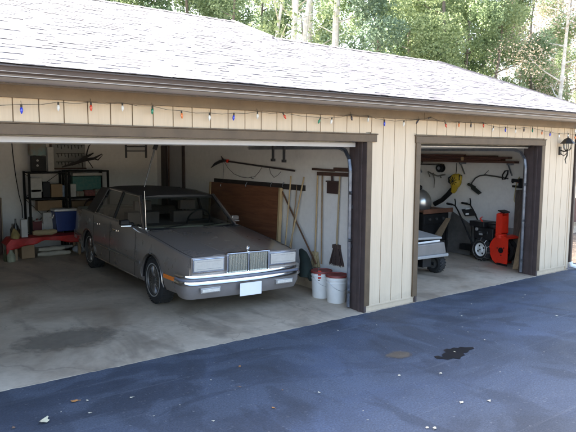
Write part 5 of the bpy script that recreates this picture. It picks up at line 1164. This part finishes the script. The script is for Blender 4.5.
# ------------------------------------------------------------------ fallen leaves and crumbs
LW = mat('leaf_cream', (.62, .56, .38), .7, var=.1, vscale=60); LO = mat('leaf_orange', (.45, .20, .06), .7, var=.3, vscale=60); LG = mat('leaf_white', (.60, .54, .40), .7, var=.05); LB = mat('leaf_brown', (.22, .13, .08), .8, var=.3, vscale=60)
def leaf(px, py, size, mt, label, seed, zf=None, group=None, asp=.6):
    rnd = random.Random(seed); p = at(px, py, z=.004 if zf is None else zf); mb = MB(); n_ = 10; an0 = rnd.random()*6.28; vs = [Vector((0, 0, size*.10))]
    for k in range(n_):
        a = 2*math.pi*k/n_; r = size*.5*(1+.28*rnd.uniform(-1, 1)); x, y = r*math.cos(a), r*asp*math.sin(a); vs.append(Vector((x, y, size*(.04+.22*abs(math.cos(a))*rnd.uniform(.3, 1)))))
    mb.add([RZ(an0) @ v for v in vs], [(0, k+1, (k+1) % n_+1) for k in range(n_)])
    mb.tube([RZ(an0) @ Vector((size*.45, 0, size*.1)), RZ(an0) @ Vector((size*.85, size*.1, .003))], size*.02+.0008, 4)
    mb.v = [v+p for v in mb.v]; o = mb.build('fallen_leaf', mt, None, smooth=40, loc=p); tag(o, label, 'leaf', group); return o
leaf(44, 422, .10, LW, 'largest cream fallen leaf at the lower left of the driveway', 1)
leaf(74, 401.5, .06, LO, 'orange brown fallen leaf above the large cream leaf', 2)
leaf(87.5, 401, .030, LG, 'small white leaf scrap just right of the orange leaf', 3)
leaf(13.5, 428, .035, LB, 'brown curled leaf nearest the lower left corner', 4)
leaf(239.5, 366.5, .035, LO, 'orange brown leaf on the driveway in front of the car', 5)
leaf(273.5, 408, .030, LO, 'tan leaf at the middle of the driveway near the lower edge', 6)
leaf(240, 387, .035, LB, 'thin brown curled leaf below the orange leaf in front of the car', 7, asp=.3)
leaf(455, 352, .025, LW, 'small cream leaf lying on the jagged oil stain', 8)
leaf(282.5, 390, .022, LB, 'tiny brown leaf near the middle of the driveway', 19)
GP = 'pale crumbs and leaf scraps littering the driveway'
for i, (px, py, s__) in enumerate([(89.5, 413, .022), (61, 412, .012), (131.5, 397.5, .028), (153.5, 416, .014), (211, 380, .014), (213.5, 421, .018), (319, 392.5, .022), (376.5, 325, .018), (399, 375.5, .028), (440.5, 373.5, .032), (461.5, 402.5, .036), (489, 401, .036), (427, 428, .028), (434.5, 428.5, .034), (484.5, 340, .022), (461.5, 316, .026), (460, 313, .012), (471.5, 304, .022), (519.5, 330, .018), (557, 316, .034), (525, 295, .024), (523, 297.5, .016), (468, 332, .016), (363, 411, .012), (368, 420, .014), (338, 330.5, .018), (462, 327, .014), (479, 318, .010), (395, 300, .010), (500, 372, .012), (544, 352, .012), (180, 405, .010)]):
    lab_ = {(461.5, 402.5): 'white leaf scrap below the oil stain, left of its twin', (489, 401): 'white leaf scrap below and right of the oil stain', (427, 428): 'left one of two white scraps at the lower edge of the picture', (434.5, 428.5): 'right one of two white scraps at the lower edge of the picture', (440.5, 373.5): 'white crumb directly below the oil stain', (399, 375.5): 'white crumb directly below the brown muddy patch', (557, 316): 'whitish leaf lying farthest right on the driveway', (471.5, 304): 'white crumb near the slab edge before the small bay', (484.5, 340): 'white crumb up and right of the oil stain', (319, 392.5): 'white crumb alone in the middle of the driveway', (131.5, 397.5): 'white crumb right of the orange leaf at the lower left', (376.5, 325): 'white crumb nearest the foot of the pier', (461.5, 316): 'upper crumb of a close pair in front of the small bay', (525, 295): 'white crumb near the right jamb of the small bay'}.get((px, py), 'small pale leaf scrap lying on the driveway')
    leaf(px, py, s__, LG, lab_, 20+i, group=GP, asp=.8)
for i, (px, py, s__) in enumerate([(25, 316.5, .035), (111.5, 320, .022), (205.5, 340, .022), (157, 335, .014), (8, 307, .016), (134, 322, .012), (245, 313, .016), (280, 318, .012)]):
    leaf(px, py, s__, LG, 'small pale leaf scrap lying on the concrete garage floor', 60+i, zf=.012, group='pale scraps on the garage floor', asp=.5)

# ------------------------------------------------------------------ trees and things behind
BARK = mat('bark', (.17, .14, .115), .9, var=.35, vscale=6, bump=.6, bscale=18, stretch=(3, 3, .6)); BIRCH = mat('birch_bark', (.55, .52, .46), .8, var=.25, vscale=7, bump=.3)
LF = [leafmat('leaf_mid', (.15, .21, .10), (.28, .36, .21), .66), leafmat('leaf_light', (.19, .25, .11), (.34, .41, .23), .66), leafmat('leaf_blue', (.13, .20, .13), (.24, .32, .23), .62), leafmat('leaf_sparse', (.24, .20, .13), (.42, .36, .28), .5)]
def leaf_cloud(n_, blobs, size, seed, droop=.3):
    rnd = random.Random(seed); mb = MB(); V_, F_ = [], []
    for i in range(n_):
        bx, by, bz, br, bh = rnd.choice(blobs)
        while True:
            x, y, z = rnd.uniform(-1, 1), rnd.uniform(-1, 1), rnd.uniform(-1, 1)
            d_ = x*x+y*y+z*z
            if d_ <= 1 and rnd.random() < .25+.75*d_: break
        c_ = Vector((bx+x*br, by+y*br, bz+z*bh)); s = size*rnd.uniform(.6, 1.4)
        e_ = Euler((rnd.uniform(0, 6.28), rnd.uniform(-1, 1), rnd.uniform(0, 6.28))).to_matrix()
        o_ = len(V_); V_ += [c_+e_ @ Vector(q_)*s for q_ in ((-.5, 0, 0), (0, -.28, .05), (.5, 0, 0), (0, .28, .05))]; F_.append((o_, o_+1, o_+2, o_+3))
    mb.v = V_; mb.f = F_; mb.m = [0]*len(F_); return mb
def tree_proto(label, h, crown_r, z0, n_, size, seed, leafm, bark, trunk_r=.16, limbs=9, nblob=16, col_=False):
    rnd = random.Random(seed); t_ = thing('tree', label, 'tree', (0, 0, 0), group='trees behind the garage')
    mb = MB(); pts = [Vector((.12*math.sin(k*1.1+seed), .12*math.cos(k*.9+seed), h*k/8)) for k in range(9)]; mb.tube(pts, [trunk_r*(1.25-1.1*k/8) for k in range(9)], 9); blobs = []
    for i in range(limbs):
        z = lerp(z0*.8, h*.92, i/limbs); a = i*2.4+seed; r = crown_r*rnd.uniform(.5, .95)*(1-.45*(i/limbs)**2); p = pts[min(8, int(z/h*8))]
        q1 = Vector((p.x+r*.5*math.cos(a), p.y+r*.5*math.sin(a), z+.25)); q2 = Vector((p.x+r*math.cos(a), p.y+r*math.sin(a), z+rnd.uniform(.3, .9))); mb.tube([Vector((p.x, p.y, z)), q1, q2], [trunk_r*.4, trunk_r*.22, trunk_r*.07], 6)
        for k in range(3):
            a2 = a+rnd.uniform(-.9, .9); q3 = q1.lerp(q2, rnd.random())+Vector((math.cos(a2), math.sin(a2), rnd.uniform(-.1, .8)))*r*.4; mb.tube([q1.lerp(q2, .3+.3*k), q3], [trunk_r*.10, trunk_r*.03], 5)
            blobs.append((q3.x, q3.y, q3.z, crown_r*rnd.uniform(.16, .34), crown_r*rnd.uniform(.16, .38)))
        blobs.append((q2.x, q2.y, q2.z, crown_r*rnd.uniform(.2, .38), crown_r*rnd.uniform(.2, .40)))
    for i in range(nblob): a = rnd.random()*6.28; r = crown_r*rnd.random()**.6*.8; z = rnd.uniform(z0, h); blobs.append((r*math.cos(a), r*math.sin(a), z, crown_r*rnd.uniform(.14, .3), crown_r*rnd.uniform(.14, .34)))
    mb.build('trunk', bark, t_); leaf_cloud(n_, blobs, size, seed).build('crown', leafm, t_, smooth=0); return t_
protos = [tree_proto('p', 11, 2.5, 2.0, 30000, .10, 1, LF[0], BARK, trunk_r=.09), tree_proto('p', 12, 2.3, 1.6, 30000, .095, 5, LF[1], BARK, trunk_r=.09, nblob=22), tree_proto('p', 12.5, 2.8, 2.2, 30000, .105, 9, LF[2], BARK, trunk_r=.09), tree_proto('p', 11, 2.6, 2.4, 9000, .075, 13, LF[3], BIRCH, trunk_r=.08, limbs=14, nblob=6)]
def tpos(px, dist):
    d = fw+rt*((px-288)/FPX); d.z = 0; d.normalize(); p = CAM+d*dist; return (p.x, p.y, -.03)
used = set()
TL = [ # px column only chooses a bearing for a real position; dist in metres
 (85, 27, 2, 1.2, 'bluish green tree behind the high roof, farthest left'), (112, 25, 2, 1.15, 'bluish green tree just right of the leftmost one'),
 (160, 27, 0, 1.15, 'small mid green tree behind the high ridge'), (232, 22, 0, .95, 'rounded mid green tree right of the high ridge end'), (262, 25, 2, .95, 'dark bluish tree behind the pale trunks'),
 (285, 34, 0, .9, 'distant green tree seen between the pale trunks'), (372, 20, 2, 1.0, 'dense bluish green tree above the start of the low roof'), (404, 23, 1, 1.05, 'tall light green tree above the low roof'),
 (424, 25, 0, .95, 'mid green tree above the middle of the low ridge'), (462, 23, 1, 1.0, 'light green tree above the right part of the low ridge'), (490, 20, 0, .72, 'shorter green tree above the right slope of the low roof'),
 (340, 40, 1, 1.0, 'faint far tree seen over the middle of the roof'), (530, 34, 3, .95, 'thin bare looking tree with pinkish leaves at the right'), (556, 19, 3, .85, 'pale sparse tree near the right corner of the roof'), (446, 30, 0, 1.0, 'mid green tree farther back behind the light green ones'), (388, 31, 1, 1.0, 'pale green tree farther back above the low roof'), (515, 27, 2, .62, 'small bluish bush like tree at the right slope of the roof'),
 (440, 19.5, 1, .95, 'dense pale green tree nearest behind the middle of the low ridge'), (415, 27, 1, 1.05, 'very leafy pale green tree between the dense trees'), (475, 26, 1, .95, 'pale green tree filling the gap at the right slope'), (360, 26, 0, 1.0, 'mid green tree right of the pale trunks'), (300, 36, 2, 1.1, 'hazy bluish tree far behind the pale trunks'), (250, 33, 1, 1.0, 'far light green tree behind the ridge end'), (192, 24, 0, 1.1, 'small green tree above the high ridge, near its end'), (136, 28, 2, 1.25, 'far bluish tree above the high ridge'),
 (525, 24, 1, .78, 'pale green tree low behind the right slope of the roof'), (560, 30, 0, .9, 'light green tree far off behind the lantern corner'), (210, 30, 2, 1.2, 'hazy tree far behind the high ridge end'),
 (545, 28, 3, .9, 'fine twigged pale tree behind the lantern corner'), (570, 36, 3, 1.2, 'tall pale tree far off at the right edge'), (500, 40, 3, 1.1, 'tall sparse tree in the far distance at the right'), (585, 26, 3, .9, 'sparse pale tree at the right edge')]
for i, (px, dist, k, sc_, lab) in enumerate(TL):
    pr_ = protos[k]; o = pr_ if k not in used else dup(pr_); used.add(k); o.location = tpos(px, dist); o.rotation_euler = (0, 0, i*1.7); o.scale = (sc_, sc_, sc_); o['label'] = lab; o['group'] = 'trees behind the garage'
for i, (px, dist, h, r, lean, lab) in enumerate(((268, 19, 9, .09, .3, 'slim pale trunk of a bare tree, leftmost of the pale trunks'), (276, 18, 11, .13, .6, 'thick pale trunk leaning right behind the roof'), (291, 20, 8, .10, .0, 'pale trunk right of the leaning one'), (302, 19, 9, .14, .1, 'stout pale trunk in the middle of the group'), (314, 21, 12, .12, -.2, 'tall slim pale trunk with a few twigs'), (329, 19, 12, .15, .2, 'stout pale trunk nearest the dense green tree'))):
    p = tpos(px, dist); t_ = thing('birch_tree', lab, 'tree', p, group='pale trunks behind the roof'); mb = MB(); rnd = random.Random(i+50); b0 = Vector(p)
    pts = [b0+Vector((lean*k/8*2, 0, h*k/8))+Vector((rnd.uniform(-.06, .06), rnd.uniform(-.06, .06), 0)) for k in range(9)]; mb.tube(pts, [r*(1.15-.9*k/8) for k in range(9)], 8)
    bl = []
    for k in range(9):
        z = rnd.uniform(.45, 1); q1 = b0+Vector((lean*z*2, 0, h*z)); a = rnd.random()*6.28; q2 = q1+Vector((math.cos(a)*1.1, math.sin(a)*1.1, rnd.uniform(.2, .8))); mb.tube([q1, q2], [.03, .008], 5); bl.append((q2.x, q2.y, q2.z, .5, .4))
    mb.build('trunk', BIRCH, t_); leaf_cloud(700, bl, .12, i+90).build('crown', LF[1], t_, smooth=0)
# fence and shrubs to the right of the building
F = thing('wooden_fence', 'low weathered reddish brown board fence beyond the right corner of the garage', 'fence', (17, 3.2, -.03))
FM = mat('fence_wood', (.16, .075, .055), .8, var=.3, vscale=4, stretch=(6, 6, 1)); mb = MB(); rnd = random.Random(8)
for k in range(70): x = 13+k*.15; mb.box((x, 3.2, .10), (x+.138, 3.22, .78+rnd.uniform(-.01, .01)))
mb.build('boards', FM, F, smooth=0)
for z in (.2, .6): mb = MB(); mb.box((13, 3.221, z), (23.5, 3.26, z+.09)); mb.build('rail', FM, F, smooth=0)
for k in range(5): mb = MB(); mb.box((13.1+k*2.55, 3.262, -.03), (13.2+k*2.55, 3.34, .8)); mb.build('post', FM, F, smooth=0)
mb = MB(); mb.prism([(11.0, .35), (12.2, .2), (13.3, -1.6), (16, -1.5), (21, .2), (20, 2.6), (11.0, 2.4)], T(0, 0, -.029), .006)
m, nt, b = node_mat('mulch', .95); v1 = mapped(nt); n1 = noise(nt, v1, 14, 6, .75)
nt.links.new(ramp(nt, n1, [(.3, (.035, .025, .018)), (.55, (.12, .09, .07)), (.75, (.30, .26, .22))]), b.inputs['Base Color']); bumpn(nt, b, n1, 1, .03)
struct(mb.build('path', m, smooth=0))

# protos that were never placed do not exist: every proto has been used
